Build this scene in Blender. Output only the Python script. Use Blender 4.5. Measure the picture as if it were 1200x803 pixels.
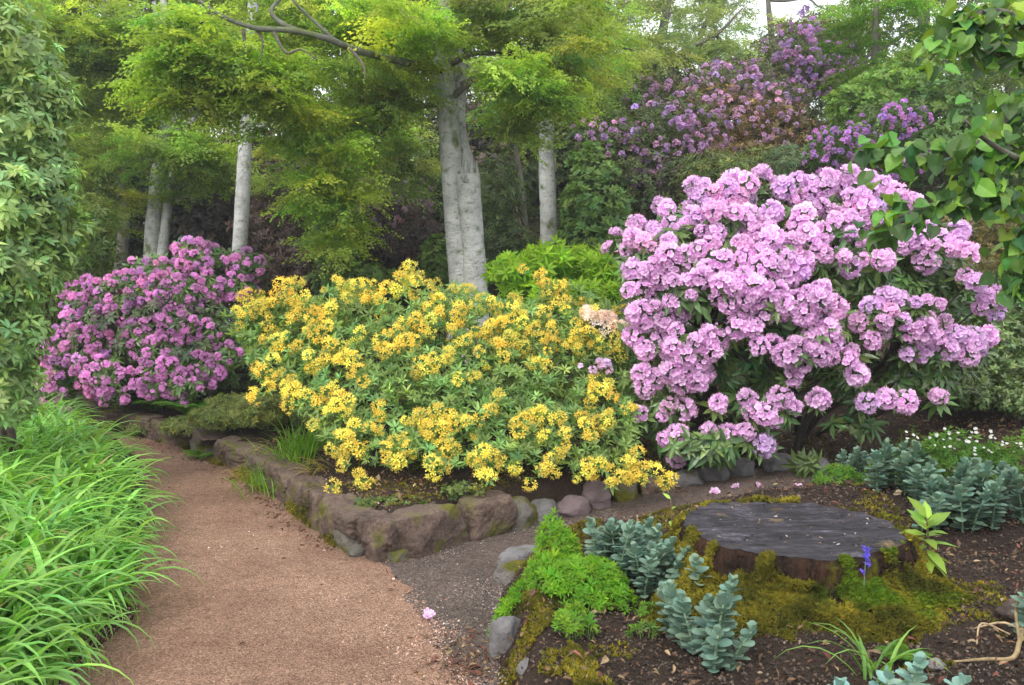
import bpy, math, random
import numpy as np

# ------------------------------------------------------------------ camera, world, sun, exposure
for o in list(bpy.data.objects):
    bpy.data.objects.remove(o)
scene = bpy.context.scene
COL = scene.collection
F = 1039.0
PITCH = math.radians(-3.36)
CAMZ = 1.6
cam_d = bpy.data.cameras.new("camera")
cam_d.sensor_width = 36.0
cam_d.lens = 36.0 * F / 1200.0
cam_d.clip_end = 1000.0
cam = bpy.data.objects.new("camera", cam_d)
COL.objects.link(cam)
cam.location = (0, 0, CAMZ)
cam.rotation_euler = (math.radians(90) + PITCH, 0, 0)
scene.camera = cam

SUN_EL, SUN_AZ = math.radians(46), math.radians(205)      # azimuth clockwise from +Y
world = bpy.data.worlds.new("World")
scene.world = world
world.use_nodes = True
wn = world.node_tree
wn.nodes.clear()
sky = wn.nodes.new("ShaderNodeTexSky")
sky.sky_type = 'NISHITA'
sky.sun_disc = False
sky.sun_elevation = SUN_EL
sky.sun_rotation = SUN_AZ
sky.air_density = 1.0
sky.dust_density = 5.0
wmix = wn.nodes.new("ShaderNodeMixRGB")
wmix.inputs[0].default_value = 0.8
wmix.inputs[2].default_value = (9.3, 9.6, 10.0, 1)        # the even white of the overcast
wbg = wn.nodes.new("ShaderNodeBackground")
wbg.inputs[1].default_value = 0.15
wout = wn.nodes.new("ShaderNodeOutputWorld")
wn.links.new(sky.outputs[0], wmix.inputs[1])
wn.links.new(wmix.outputs[0], wbg.inputs[0])
wn.links.new(wbg.outputs[0], wout.inputs[0])

sun_d = bpy.data.lights.new("sun", 'SUN')
sun_d.energy = 1.35
sun_d.angle = math.radians(25)
sun_d.color = (1.0, 0.97, 0.92)
sun = bpy.data.objects.new("sun", sun_d)
COL.objects.link(sun)
sun.rotation_euler = (math.pi / 2 - SUN_EL, 0, math.pi - SUN_AZ)
sun.location = (-5, -8, 20)

scene.view_settings.view_transform = 'Standard'
scene.view_settings.look = 'None'
scene.view_settings.gamma = 1.0
scene.view_settings.use_curve_mapping = False
scene.view_settings.exposure = 0.7
scene.render.engine = 'CYCLES'
scene.cycles.max_bounces = 8
scene.cycles.diffuse_bounces = 4
scene.cycles.transmission_bounces = 4
scene.cycles.use_denoising = True

# ------------------------------------------------------------------ helpers
rng = np.random.default_rng(7)
random.seed(7)

def V(*a): return np.array(a, dtype=float)
def norm(a):
    a = np.asarray(a, float)
    return a / np.maximum(np.linalg.norm(a, axis=-1, keepdims=True), 1e-9)
def P(px, py, Y):
    """World point at depth Y seen at photo pixel (1200 x 803)."""
    px, py, Y = np.broadcast_arrays(np.asarray(px, float), np.asarray(py, float), np.asarray(Y, float))
    cx, cz = (px - 600) / F, (401.5 - py) / F
    dy = math.cos(PITCH) - cz * math.sin(PITCH)
    dz = math.sin(PITCH) + cz * math.cos(PITCH)
    t = Y / dy
    return np.stack([cx * t, Y, CAMZ + dz * t], -1)
def sstep(a, b, x):
    t = np.clip((x - a) / (b - a), 0, 1)
    return t * t * (3 - 2 * t)
def _h(ix, iy, iz, s):
    n = (ix * 374761393 + iy * 668265263 + iz * 2147483647 + s * 974634777) & 0xFFFFFFFF
    n = ((n ^ (n >> 13)) * 1274126177) & 0xFFFFFFFF
    return ((n ^ (n >> 16)) & 0xFFFFFF) / float(0xFFFFFF)
def vnoise(p, freq=1.0, seed=0):
    """value noise in [-1, 1] for (N,3) or (N,2) points"""
    p = np.asarray(p, float) * freq
    if p.shape[-1] == 2:
        p = np.concatenate([p, np.zeros(p.shape[:-1] + (1,))], -1)
    i = np.floor(p).astype(np.int64); f = p - i
    f = f * f * (3 - 2 * f)
    r = 0
    for dx in (0, 1):
        for dy in (0, 1):
            for dz in (0, 1):
                w = (f[..., 0] if dx else 1 - f[..., 0]) * (f[..., 1] if dy else 1 - f[..., 1]) * (f[..., 2] if dz else 1 - f[..., 2])
                r = r + w * _h(i[..., 0] + dx, i[..., 1] + dy, i[..., 2] + dz, seed)
    return r * 2 - 1
def fbm(p, freq=1.0, seed=0, oct=3):
    r, a = 0, 1.0
    for k in range(oct):
        r = r + a * vnoise(p, freq * 2 ** k, seed + k * 17); a *= .5
    return r

class MB:
    """Collects vertices, tris and quads with a colour per vertex; build() makes ONE mesh object."""
    def __init__(s): s.v, s.f3, s.f4, s.c, s.n = [], [], [], [], 0
    def add(s, v, f3=None, f4=None, col=(1, 1, 1)):
        v = np.asarray(v, float).reshape(-1, 3)
        c = np.asarray(col, float)
        if c.ndim == 1: c = np.repeat(c[None], len(v), 0)
        s.v.append(v); s.c.append(c)
        if f3 is not None and len(f3): s.f3.append(np.asarray(f3, np.int64).reshape(-1, 3) + s.n)
        if f4 is not None and len(f4): s.f4.append(np.asarray(f4, np.int64).reshape(-1, 4) + s.n)
        s.n += len(v)
    def scatter(s, t, pos, R, scale, col):
        """template t=(verts, tris, quads, colour factor) at many places"""
        tv, t3, t4, tc = t
        pos = np.asarray(pos, float).reshape(-1, 3)
        n = len(pos)
        if n == 0: return
        scale = np.broadcast_to(np.asarray(scale, float), (n,))
        col = np.broadcast_to(np.asarray(col, float), (n, 3))
        v = np.einsum('nij,vj->nvi', R, tv) * scale[:, None, None] + pos[:, None, :]
        c = col[:, None, :] * tc[None]
        k = len(tv)
        off = (np.arange(n) * k)[:, None, None]
        f3 = (t3[None] + off).reshape(-1, 3) if len(t3) else None
        f4 = (t4[None] + off).reshape(-1, 4) if len(t4) else None
        s.add(v.reshape(-1, 3), f3, f4, c.reshape(-1, 3))
    def mesh(s, name, smooth=False):
        v = np.concatenate(s.v); c = np.concatenate(s.c)
        f3 = np.concatenate(s.f3) if s.f3 else np.zeros((0, 3), np.int64)
        f4 = np.concatenate(s.f4) if s.f4 else np.zeros((0, 4), np.int64)
        me = bpy.data.meshes.new(name)
        me.vertices.add(len(v)); me.vertices.foreach_set("co", v.astype(np.float32).ravel())
        nl = f3.size + f4.size
        me.loops.add(nl)
        me.loops.foreach_set("vertex_index", np.concatenate([f3.ravel(), f4.ravel()]).astype(np.int32))
        npoly = len(f3) + len(f4)
        me.polygons.add(npoly)
        st = np.concatenate([np.arange(len(f3)) * 3, len(f3) * 3 + np.arange(len(f4)) * 4])
        me.polygons.foreach_set("loop_start", st.astype(np.int32))
        me.polygons.foreach_set("use_smooth", np.full(npoly, smooth))
        me.update(calc_edges=True)
        a = me.attributes.new("Col", 'FLOAT_COLOR', 'POINT')
        a.data.foreach_set("color", np.concatenate([c, np.ones((len(c), 1))], 1).astype(np.float32).ravel())
        me.validate()
        return me
    def build(s, name, m, parent=None, smooth=False):
        me = s.mesh(name, smooth)
        me.materials.append(m)
        return link(name, me, parent)
    def template(s):
        v = np.concatenate(s.v); c = np.concatenate(s.c)
        f3 = np.concatenate(s.f3) if s.f3 else np.zeros((0, 3), np.int64)
        f4 = np.concatenate(s.f4) if s.f4 else np.zeros((0, 4), np.int64)
        return v, f3, f4, c

def link(name, me, parent=None, loc=None):
    o = bpy.data.objects.new(name, me)
    COL.objects.link(o)
    if parent is not None: o.parent = parent
    if loc is not None: o.location = loc
    return o
def thing(name, label, cat, group=None, loc=(0, 0, 0)):
    o = bpy.data.objects.new(name, None); COL.objects.link(o)
    o.empty_display_size = .2; o.location = loc
    o['label'] = label; o['category'] = cat
    if group: o['group'] = group
    return o
def tag(o, label, cat, group=None, kind=None):
    o['label'] = label; o['category'] = cat
    if group: o['group'] = group
    if kind: o['kind'] = kind
    return o
def struct(o, label=None):
    o['kind'] = 'structure'
    if label: o['label'] = label
    return o
def child(mb, name, m, root, smooth=False):
    """mesh given in world coordinates, hung under an Empty that stands at its base"""
    loc = np.array(root.location)
    mb.v = [v - loc for v in mb.v]
    return mb.build(name, m, root, smooth)

def frames(d, n):
    """columns x, y=d, z~n"""
    y = norm(d); n = np.asarray(n, float)
    z = norm(n - (n * y).sum(-1, keepdims=True) * y)
    x = np.cross(y, z)
    return np.stack([x, y, z], -1)
def frames_z(z, r):
    """columns with z axis given, random spin"""
    z = norm(z); n = len(z)
    a = norm(r.normal(size=(n, 3)))
    x = norm(np.cross(a, z)); y = np.cross(z, x)
    return np.stack([x, y, z], -1)
def jitter(col, n, r, v=.18, h=.10):
    col = np.asarray(col, float)
    if col.ndim == 1: col = np.repeat(col[None], n, 0)
    k = np.exp(r.normal(0, v, (n, 1))); q = r.normal(0, h, (n, 1))
    return np.clip(col * k * np.concatenate([1 + q, 1 + q * .15, 1 - q * .4], 1), 0.002, 1)

def catmull(pts, rad, seg):
    pts = np.asarray(pts, float); rad = np.asarray(rad, float)
    if len(pts) == 2:
        t = np.linspace(0, 1, seg + 1)[:, None]
        return pts[0] * (1 - t) + pts[1] * t, rad[0] * (1 - t[:, 0]) + rad[1] * t[:, 0]
    p = np.vstack([2 * pts[0] - pts[1], pts, 2 * pts[-1] - pts[-2]])
    out, ro = [], []
    for i in range(1, len(p) - 2):
        for k in range(seg):
            t = k / seg
            a, b, c, d = p[i - 1], p[i], p[i + 1], p[i + 2]
            out.append(.5 * (2 * b + (c - a) * t + (2 * a - 5 * b + 4 * c - d) * t * t + (3 * b - a - 3 * c + d) * t ** 3))
            ro.append(rad[i - 1] * (1 - t) + rad[i] * t)
    out.append(pts[-1]); ro.append(rad[-1])
    return np.array(out), np.array(ro)
def tube(mb, pts, rad, sides=8, seg=4, col=(1, 1, 1), rough=0.0, freq=3.0, seed=0, cap=True):
    c, r = catmull(pts, rad, seg)
    n = len(c)
    t = norm(np.gradient(c, axis=0))
    ref = V(0, 0, 1) if abs(t[0][2]) < .9 else V(1, 0, 0)
    x = norm(np.cross(ref, t[0])); vs = []
    for i in range(n):
        x = norm(x - (x @ t[i]) * t[i]); y = np.cross(t[i], x)
        a = np.linspace(0, 2 * np.pi, sides, endpoint=False)
        d = np.cos(a)[:, None] * x + np.sin(a)[:, None] * y
        vs.append(c[i] + d * r[i])
    v = np.array(vs)
    if rough:
        nn = fbm(v.reshape(-1, 3) * np.array([1, 1, .45]), freq, seed, 3).reshape(n, sides, 1)
        v = c[:, None, :] + (v - c[:, None, :]) * (1 + rough * nn)
    idx = np.arange(n * sides).reshape(n, sides)
    q = np.stack([idx[:-1], np.roll(idx[:-1], -1, 1), np.roll(idx[1:], -1, 1), idx[1:]], -1).reshape(-1, 4)
    v = v.reshape(-1, 3); f3 = []
    if cap:
        v = np.vstack([v, c[0], c[-1]])
        for k in range(sides):
            f3.append((idx[0, (k + 1) % sides], idx[0, k], n * sides))
            f3.append((idx[-1, k], idx[-1, (k + 1) % sides], n * sides + 1))
    mb.add(v, f3, q, col)

# ------------------------------------------------------------------ materials
def new_mat(name):
    m = bpy.data.materials.new(name); m.use_nodes = True
    nt = m.node_tree; nt.nodes.clear()
    return m, nt, nt.nodes, nt.links
def attr_mat(name, rough=.5, spec=.35, trans=0.0, tcol=(1.25, 1.15, .55), noise=0.0, nscale=30, bump=0.0, bscale=60, sheen=0):
    m, nt, N, L = new_mat(name)
    out = N.new("ShaderNodeOutputMaterial")
    b = N.new("ShaderNodeBsdfPrincipled")
    b.inputs['Roughness'].default_value = rough
    b.inputs['Specular IOR Level'].default_value = spec
    a = N.new("ShaderNodeAttribute"); a.attribute_name = "Col"
    col = a.outputs['Color']
    geo = N.new("ShaderNodeNewGeometry")
    if noise:
        t = N.new("ShaderNodeTexNoise"); t.inputs['Scale'].default_value = nscale; t.inputs['Detail'].default_value = 4
        L.new(geo.outputs['Position'], t.inputs['Vector'])
        mr = N.new("ShaderNodeMapRange"); mr.inputs[1].default_value = .3; mr.inputs[2].default_value = .7
        mr.inputs[3].default_value = 1 - noise; mr.inputs[4].default_value = 1 + noise
        L.new(t.outputs['Fac'], mr.inputs[0])
        mx = N.new("ShaderNodeVectorMath"); mx.operation = 'SCALE'
        L.new(col, mx.inputs[0]); L.new(mr.outputs[0], mx.inputs['Scale'])
        col = mx.outputs[0]
    L.new(col, b.inputs['Base Color'])
    if bump:
        t2 = N.new("ShaderNodeTexNoise"); t2.inputs['Scale'].default_value = bscale; t2.inputs['Detail'].default_value = 6
        L.new(geo.outputs['Position'], t2.inputs['Vector'])
        bm = N.new("ShaderNodeBump"); bm.inputs['Strength'].default_value = bump; bm.inputs['Distance'].default_value = .01
        L.new(t2.outputs['Fac'], bm.inputs['Height']); L.new(bm.outputs[0], b.inputs['Normal'])
    if trans:
        tr = N.new("ShaderNodeBsdfTranslucent")
        mm = N.new("ShaderNodeMixRGB"); mm.blend_type = 'MULTIPLY'; mm.inputs[0].default_value = 1
        mm.inputs[2].default_value = (*tcol, 1)
        L.new(col, mm.inputs[1]); L.new(mm.outputs[0], tr.inputs['Color'])
        ms = N.new("ShaderNodeMixShader"); ms.inputs[0].default_value = trans
        L.new(b.outputs[0], ms.inputs[1]); L.new(tr.outputs[0], ms.inputs[2])
        L.new(ms.outputs[0], out.inputs[0])
    else:
        L.new(b.outputs[0], out.inputs[0])
    return m
def ramp(N, stops):
    r = N.new("ShaderNodeValToRGB")
    e = r.color_ramp.elements
    e[0].position, e[0].color = stops[0][0], (*stops[0][1], 1)
    e[1].position, e[1].color = stops[-1][0], (*stops[-1][1], 1)
    for p, c in stops[1:-1]:
        x = e.new(p); x.color = (*c, 1)
    return r
def noise_mat(name, layers, rough=.85, bump=(40, .5, .01), spec=.3, moss=None, stretch=(1, 1, 1), voronoi=None, fleck=None):
    """layers: [(scale, stops)] colour = first ramp, the next ones multiply; moss=(colourA, colourB, amount, normal weight)"""
    m, nt, N, L = new_mat(name)
    out = N.new("ShaderNodeOutputMaterial"); b = N.new("ShaderNodeBsdfPrincipled")
    b.inputs['Roughness'].default_value = rough; b.inputs['Specular IOR Level'].default_value = spec
    L.new(b.outputs[0], out.inputs[0])
    geo = N.new("ShaderNodeNewGeometry")
    mp = N.new("ShaderNodeMapping"); mp.inputs['Scale'].default_value = stretch
    L.new(geo.outputs['Position'], mp.inputs[0])
    pos = mp.outputs[0]
    col = None
    for sc, stops in layers:
        t = N.new("ShaderNodeTexNoise"); t.inputs['Scale'].default_value = sc; t.inputs['Detail'].default_value = 7
        t.inputs['Roughness'].default_value = .62
        L.new(pos, t.inputs['Vector'])
        r = ramp(N, stops); L.new(t.outputs['Fac'], r.inputs[0])
        if col is None: col = r.outputs[0]
        else:
            mx = N.new("ShaderNodeMixRGB"); mx.blend_type = 'MULTIPLY'; mx.inputs[0].default_value = 1
            L.new(col, mx.inputs[1]); L.new(r.outputs[0], mx.inputs[2]); col = mx.outputs[0]
    hts = []
    if voronoi:
        vs, stops, amt = voronoi
        vo = N.new("ShaderNodeTexVoronoi"); vo.inputs['Scale'].default_value = vs
        L.new(geo.outputs['Position'], vo.inputs['Vector'])
        sp = N.new("ShaderNodeSeparateColor"); L.new(vo.outputs['Color'], sp.inputs[0])
        r = ramp(N, stops); L.new(sp.outputs[0], r.inputs[0])
        mx = N.new("ShaderNodeMixRGB"); mx.blend_type = 'MULTIPLY'; mx.inputs[0].default_value = amt
        L.new(col, mx.inputs[1]); L.new(r.outputs[0], mx.inputs[2]); col = mx.outputs[0]
        hts.append((vo.outputs['Distance'], -1.0))
    if moss:
        ca, cb, amt, nw = moss
        t = N.new("ShaderNodeTexNoise"); t.inputs['Scale'].default_value = 5.0; t.inputs['Detail'].default_value = 8
        L.new(geo.outputs['Position'], t.inputs['Vector'])
        sx = N.new("ShaderNodeSeparateXYZ"); L.new(geo.outputs['Normal'], sx.inputs[0])
        ma = N.new("ShaderNodeMath"); ma.operation = 'MULTIPLY_ADD'; ma.inputs[1].default_value = nw
        L.new(sx.outputs[2], ma.inputs[0]); L.new(t.outputs['Fac'], ma.inputs[2])
        mr = N.new("ShaderNodeMapRange"); mr.inputs[1].default_value = 1 - amt; mr.inputs[2].default_value = 1 - amt + .12
        L.new(ma.outputs[0], mr.inputs[0])
        t2 = N.new("ShaderNodeTexNoise"); t2.inputs['Scale'].default_value = 9; t2.inputs['Detail'].default_value = 9
        t2.inputs['Roughness'].default_value = .7
        L.new(geo.outputs['Position'], t2.inputs['Vector'])
        r = ramp(N, [(.3, ca), (.7, cb)]); L.new(t2.outputs['Fac'], r.inputs[0])
        mx = N.new("ShaderNodeMixRGB"); L.new(mr.outputs[0], mx.inputs[0])
        L.new(col, mx.inputs[1]); L.new(r.outputs[0], mx.inputs[2]); col = mx.outputs[0]
    L.new(col, b.inputs['Base Color'])
    bs, bst, bd = bump
    t = N.new("ShaderNodeTexNoise"); t.inputs['Scale'].default_value = bs; t.inputs['Detail'].default_value = 8
    t.inputs['Roughness'].default_value = .65
    L.new(pos, t.inputs['Vector'])
    h = t.outputs['Fac']
    for o_, k in hts:
        ma = N.new("ShaderNodeMath"); ma.operation = 'MULTIPLY_ADD'; ma.inputs[1].default_value = k
        L.new(o_, ma.inputs[0]); L.new(h, ma.inputs[2]); h = ma.outputs[0]
    bm = N.new("ShaderNodeBump"); bm.inputs['Strength'].default_value = bst; bm.inputs['Distance'].default_value = bd
    L.new(h, bm.inputs['Height']); L.new(bm.outputs[0], b.inputs['Normal'])
    return m

M_leaf = attr_mat("leaf", .45, .4, .38)
M_thin = attr_mat("thin_leaf", .5, .25, .6, (1.4, 1.45, .7))
M_gloss = attr_mat("glossy_leaf", .32, .5, .2)
M_blade = attr_mat("strap_leaf", .42, .4, .42, (1.2, 1.2, .5))
M_petal = attr_mat("petal", .6, .2, .4, (1.02, 1.0, 1.02))
M_ypetal = attr_mat("yellow_petal", .55, .2, .4, (1.1, 1.0, .8))
M_wax = attr_mat("waxy_leaf", .6, .25, .15, (1, 1.1, .9))
M_twig = attr_mat("twig", .85, .2, 0, noise=.35, nscale=40, bump=.5)
M_moss = attr_mat("moss_tuft", .9, .05, .25, (1.1, 1.1, .5))
M_litter = attr_mat("litter", .8, .2, .15, (1.1, .9, .7), noise=.25, nscale=80)
M_crumb = attr_mat("crumb", .9, .2, 0, noise=.3, nscale=200)
MOSS_A, MOSS_B = (.045, .06, .008), (.17, .15, .012)
M_beech = noise_mat("beech_bark", [(4, [(.25, (.27, .275, .26)), (.5, (.47, .475, .455)), (.75, (.62, .62, .6))]),
                                   (14, [(.34, (.5, .49, .47)), (.44, (.93, .93, .93)), (1, (1.05, 1.05, 1.05))]),
                                   (70, [(.3, (.6, .6, .6)), (.5, (1, 1, 1)), (1, (1.1, 1.1, 1.1))])],
                    .85, (22, .9, .03), moss=((.09, .12, .05), (.15, .18, .07), .44, 0), stretch=(1, 1, 1.5))
M_limb = noise_mat("mossy_limb", [(9, [(.2, (.06, .06, .045)), (.5, (.12, .125, .095)), (.85, (.22, .23, .19))])],
                   .9, (25, .8, .02), moss=((.06, .08, .02), (.12, .14, .04), .45, .05))
M_bark = noise_mat("dark_bark", [(9, [(.2, (.07, .06, .05)), (.6, (.17, .155, .13)), (.9, (.26, .25, .22))])],
                   .9, (25, .8, .03), moss=((.05, .07, .02), (.09, .11, .03), .34, 0), stretch=(1, 1, .3))
M_soil = noise_mat("soil", [(3, [(.3, (.038, .026, .020)), (.7, (.075, .050, .036))]),
                            (45, [(.3, (.45, .42, .4)), (.6, (1, 1, 1)), (.9, (1.5, 1.4, 1.25))])],
                   .95, (70, 1.0, .03), spec=.15, moss=((.05, .055, .012), (.1, .09, .014), .3, .0))
M_path = noise_mat("red_gravel", [(1.2, [(.3, (.22, .128, .088)), (.7, (.39, .25, .178))]),
                                  (14, [(.3, (.8, .78, .76)), (.7, (1.1, 1.1, 1.1))])],
                   .9, (160, .8, .012), spec=.2,
                   voronoi=(150, [(0, (.35, .3, .28)), (.3, (.8, .75, .72)), (.75, (1.1, 1.08, 1.05)), (1, (1.7, 1.7, 1.7))], .85))
M_side = noise_mat("dark_grit", [(2, [(.3, (.105, .08, .065)), (.7, (.175, .13, .108))]),
                                 (18, [(.3, (.7, .7, .7)), (.7, (1.15, 1.15, 1.15))])],
                   .9, (120, .9, .015), spec=.25, moss=((.07, .075, .015), (.14, .12, .016), .3, 0),
                   voronoi=(120, [(0, (.4, .38, .36)), (.5, (.9, .9, .9)), (1, (1.5, 1.5, 1.5))], .8))
M_stone = noise_mat("wall_stone", [(5, [(.25, (.05, .036, .029)), (.5, (.13, .088, .068)), (.8, (.24, .18, .15))]),
                                   (40, [(.3, (.6, .6, .6)), (.6, (1.05, 1.05, 1.05))])],
                    .85, (30, .9, .025), moss=(MOSS_A, (.15, .13, .015), .47, .0))
M_stone_moss = noise_mat("mossy_stone", [(6, [(.25, (.09, .08, .07)), (.8, (.24, .22, .2))])],
                         .9, (40, 1, .03), moss=(MOSS_A, MOSS_B, .56, .06))
M_stone_grey = noise_mat("grey_stone", [(6, [(.25, (.09, .085, .085)), (.6, (.2, .19, .19)), (.85, (.34, .33, .33))])],
                         .85, (35, .9, .02), moss=(MOSS_A, MOSS_B, .34, .1))
M_stone_purple = noise_mat("purple_stone", [(6, [(.25, (.08, .055, .06)), (.8, (.25, .19, .2))])],
                           .8, (35, .8, .02), moss=(MOSS_A, MOSS_B, .34, .08))
M_bank = noise_mat("mossy_bank", [(5, [(.3, (.05, .035, .025)), (.7, (.11, .08, .05))])],
                   .95, (50, 1, .03), spec=.1, moss=(MOSS_A, MOSS_B, .6, 0))
M_stumpbark = noise_mat("stump_bark", [(11, [(.3, (.012, .008, .007)), (.5, (.04, .024, .017)), (.66, (.075, .036, .022)), (.85, (.13, .06, .035))]), (60, [(.3, (.5, .5, .5)), (.6, (1.1, 1.1, 1.1))])],
                        .95, (30, 1, .06), spec=.1, moss=(MOSS_A, MOSS_B, .40, 0), stretch=(1, 1, .3))

mh, nt, N, L = new_mat("haze")
out = N.new("ShaderNodeOutputMaterial"); pv = N.new("ShaderNodeVolumePrincipled")
pv.inputs['Color'].default_value = (.93, .96, 1, 1); pv.inputs['Density'].default_value = .0016; pv.inputs['Anisotropy'].default_value = 0
L.new(pv.outputs[0], out.inputs['Volume'])
hb = MB()
hb.add([(x, y, z) for x in (-156, 156) for y in (-14, 156) for z in (-1.1, 32)], None, [(0, 1, 3, 2), (4, 6, 7, 5), (0, 4, 5, 1), (2, 3, 7, 6), (0, 2, 6, 4), (1, 5, 7, 3)])
o = hb.build("haze", mh); o['kind'] = 'stuff'; o['label'] = "thin damp air softening the far wood"

# ------------------------------------------------------------------ ground plan
WALL = np.array([(-9, 12.9), (-6, 11.1), (-4.3, 9.95), (-3.2, 8.95), (-2.38, 7.85), (-1.68, 6.75), (-.95, 5.45), (-.74, 5.15),
                 (-.38, 5.68), (0, 5.98), (.45, 6.28), (1.0, 6.62), (2.0, 6.95), (2.6, 6.9), (3.5, 6.4), (6, 6.0)])
REAR = np.vstack([WALL, [(150, 5), (150, 150), (-150, 150), (-150, 60), (-15, 16)]])
FRONT = np.array([(.5, .6), (.1, 2.6), (-.04, 3.3), (-.1, 4.0), (-.06, 4.6), (.1, 5.05), (.38, 5.42), (.9, 5.8), (1.6, 6.05), (2.4, 6.1),
                  (3.2, 5.9), (150, 4.5), (150, -10), (8, -10)])
LEFTL = np.array([(-1.75, -4), (-1.78, 3.4), (-2.0, 4.6), (-2.45, 5.9), (-3.15, 7.5), (-3.8, 8.8), (-5.2, 10.3), (-9, 12.2)])
LEFT = np.vstack([LEFTL, [(-150, 40), (-150, -10)]])

def poly_sd(p, poly):
    """signed distance, positive inside"""
    p = np.asarray(p, float); d = np.full(len(p), 1e9); ins = np.zeros(len(p), bool)
    n = len(poly)
    for i in range(n):
        a, b = poly[i], poly[(i + 1) % n]
        ab = b - a
        t = np.clip(((p - a) @ ab) / (ab @ ab), 0, 1)
        d = np.minimum(d, np.linalg.norm(p - a - t[:, None] * ab, axis=1))
        c = ((a[1] > p[:, 1]) != (b[1] > p[:, 1])) & (p[:, 0] < (b[0] - a[0]) * (p[:, 1] - a[1]) / (b[1] - a[1] + 1e-12) + a[0])
        ins ^= c
    return np.where(ins, d, -d)

def ground_h(x, y, detail=True):
    x = np.asarray(x, float); y = np.asarray(y, float); sh = x.shape
    p = np.stack([x.ravel(), y.ravel()], 1)
    X, Y = p[:, 0], p[:, 1]
    dr, df, dl = poly_sd(p, REAR), poly_sd(p, FRONT), poly_sd(p, LEFT)
    zb = .2 * sstep(.1, 2.1, X) * sstep(4.6, 5.8, Y)
    edge = .22 - .10 * sstep(.2, 1.4, X)
    rr = edge * sstep(0, .12 + .5 * sstep(2.2, 3.2, X), dr) + .12 * np.clip(dr, 0, 1.8)
    slope = .24 + .20 * sstep(-3, 5, X)
    hill = slope * (np.sqrt(np.clip(Y - 9.3 + .8 * sstep(2, 6, X), 0, 12.5) ** 2 + 1) - 1) * sstep(0, .5, dr)
    fr = .17 * sstep(0, .2, df) + .02 * np.clip(df, 0, 1.5)
    fr = fr + .07 * np.exp(-((df - .2) / .14) ** 2) * sstep(.9, .4, X)
    le = .05 * sstep(0, .3, dl) + .05 * np.clip(dl, 0, 2)
    z = zb + np.where(dr > 0, rr + hill, 0) + np.where(df > 0, fr * (1 - .5 * sstep(5, 6, Y)), 0) + np.where(dl > 0, le, 0)
    m = np.maximum(np.maximum(dr, df), dl)
    if detail:
        k = sstep(0.02, .3, m)
        z = z + k * (.035 * fbm(p, 1.7, 3) + .012 * fbm(p, 9, 5)) + k * sstep(9, 14, Y) * .12 * fbm(p, .6, 8)
        z = z - .02 * (1 - sstep(-.02, .02, m))
    return z.reshape(sh)
def gz(x, y): return float(ground_h(np.array([x]), np.array([y]))[0])

def axis(parts): return np.unique(np.concatenate([np.arange(a, b, s) for a, b, s in parts]))
gx = axis([(-150, -40, 10), (-40, -10, 1.2), (-10, -5, .3), (-5, 5, .055), (5, 12, .3), (12, 40, 1.2), (40, 151, 10)])
gy = axis([(-10, 1.5, .6), (1.5, 9.5, .055), (9.5, 22, .25), (22, 60, 1.5), (60, 151, 10)])
GX, GY = np.meshgrid(gx, gy)
GZ = ground_h(GX, GY)
mb = MB()
idx = np.arange(GX.size).reshape(GX.shape)
q = np.stack([idx[:-1, :-1], idx[:-1, 1:], idx[1:, 1:], idx[1:, :-1]], -1).reshape(-1, 4)
mb.add(np.stack([GX, GY, GZ], -1).reshape(-1, 3), None, q)
struct(mb.build("ground", M_soil, None, True), "dark brown soil of the planting beds and the hillside behind")

def strip(name, left, right, m, off, n=90, k=26, label=None, wob=.03):
    left, _ = catmull(np.c_[left, np.zeros(len(left))], np.ones(len(left)), 12)
    right, _ = catmull(np.c_[right, np.zeros(len(right))], np.ones(len(right)), 12)
    def res(a):
        d = np.r_[0, np.cumsum(np.linalg.norm(np.diff(a, axis=0), axis=1))]
        t = np.linspace(0, d[-1], n)
        return np.stack([np.interp(t, d, a[:, 0]), np.interp(t, d, a[:, 1])], 1)
    l, r = res(left[:, :2]), res(right[:, :2])
    ac = norm(r - l)
    l = l + ac * (wob * fbm(l, 3, 31) + .012 * fbm(l, 20, 32))[:, None]; r = r + ac * (wob * fbm(r, 3, 33) + .022 * fbm(r, 12, 35) + .012 * fbm(r, 45, 37))[:, None]
    t = np.linspace(0, 1, k)[None, :, None]
    g = l[:, None] * (1 - t) + r[:, None] * t
    z = ground_h(g[..., 0], g[..., 1], False) + off + .006 * fbm(g.reshape(-1, 2), 2.2, 40).reshape(n, k)
    mb = MB(); idx = np.arange(n * k).reshape(n, k)
    q = np.stack([idx[:-1, :-1], idx[:-1, 1:], idx[1:, 1:], idx[1:, :-1]], -1).reshape(-1, 4)
    mb.add(np.concatenate([g, z[..., None]], -1).reshape(-1, 3), None, q)
    return struct(mb.build(name, m, None, True), label)
PL = LEFTL + np.array([-.03, 0])
PR = np.array([(.35, -4), (.05, 2.5), (-.24, 3.59), (-.40, 4.15), (-.72, 5.0), (-.95, 5.45), (-1.66, 6.7), (-2.36, 7.8), (-3.2, 8.9), (-4.3, 9.9), (-6, 11.05), (-9, 12.85)])
strip("gravel_path", PL, PR, M_path, .008, 800, 30, "red-brown gravel path curving away to the left between the beds")
SL = np.array([(-.80, 5.05), (-.62, 5.3), (-.38, 5.66), (.02, 5.96), (.47, 6.26), (1.0, 6.6), (2.0, 6.92), (2.6, 6.85)])
SR = np.array([(.02, 3.0), (-.08, 3.6), (-.08, 4.3), (-.02, 4.75), (.12, 5.1), (.4, 5.45), (.95, 5.82), (2.4, 6.2)])
SR = np.array([(.02, 2.9), (-.03, 3.4), (-.08, 4.0), (-.05, 4.55), (.12, 5.05), (.4, 5.42), (.95, 5.8), (2.4, 6.15)])
strip("side_path", SL, SR, M_side, .004, 120, 30, "dark grit side path rising between the stones and the stump bed")

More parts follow.
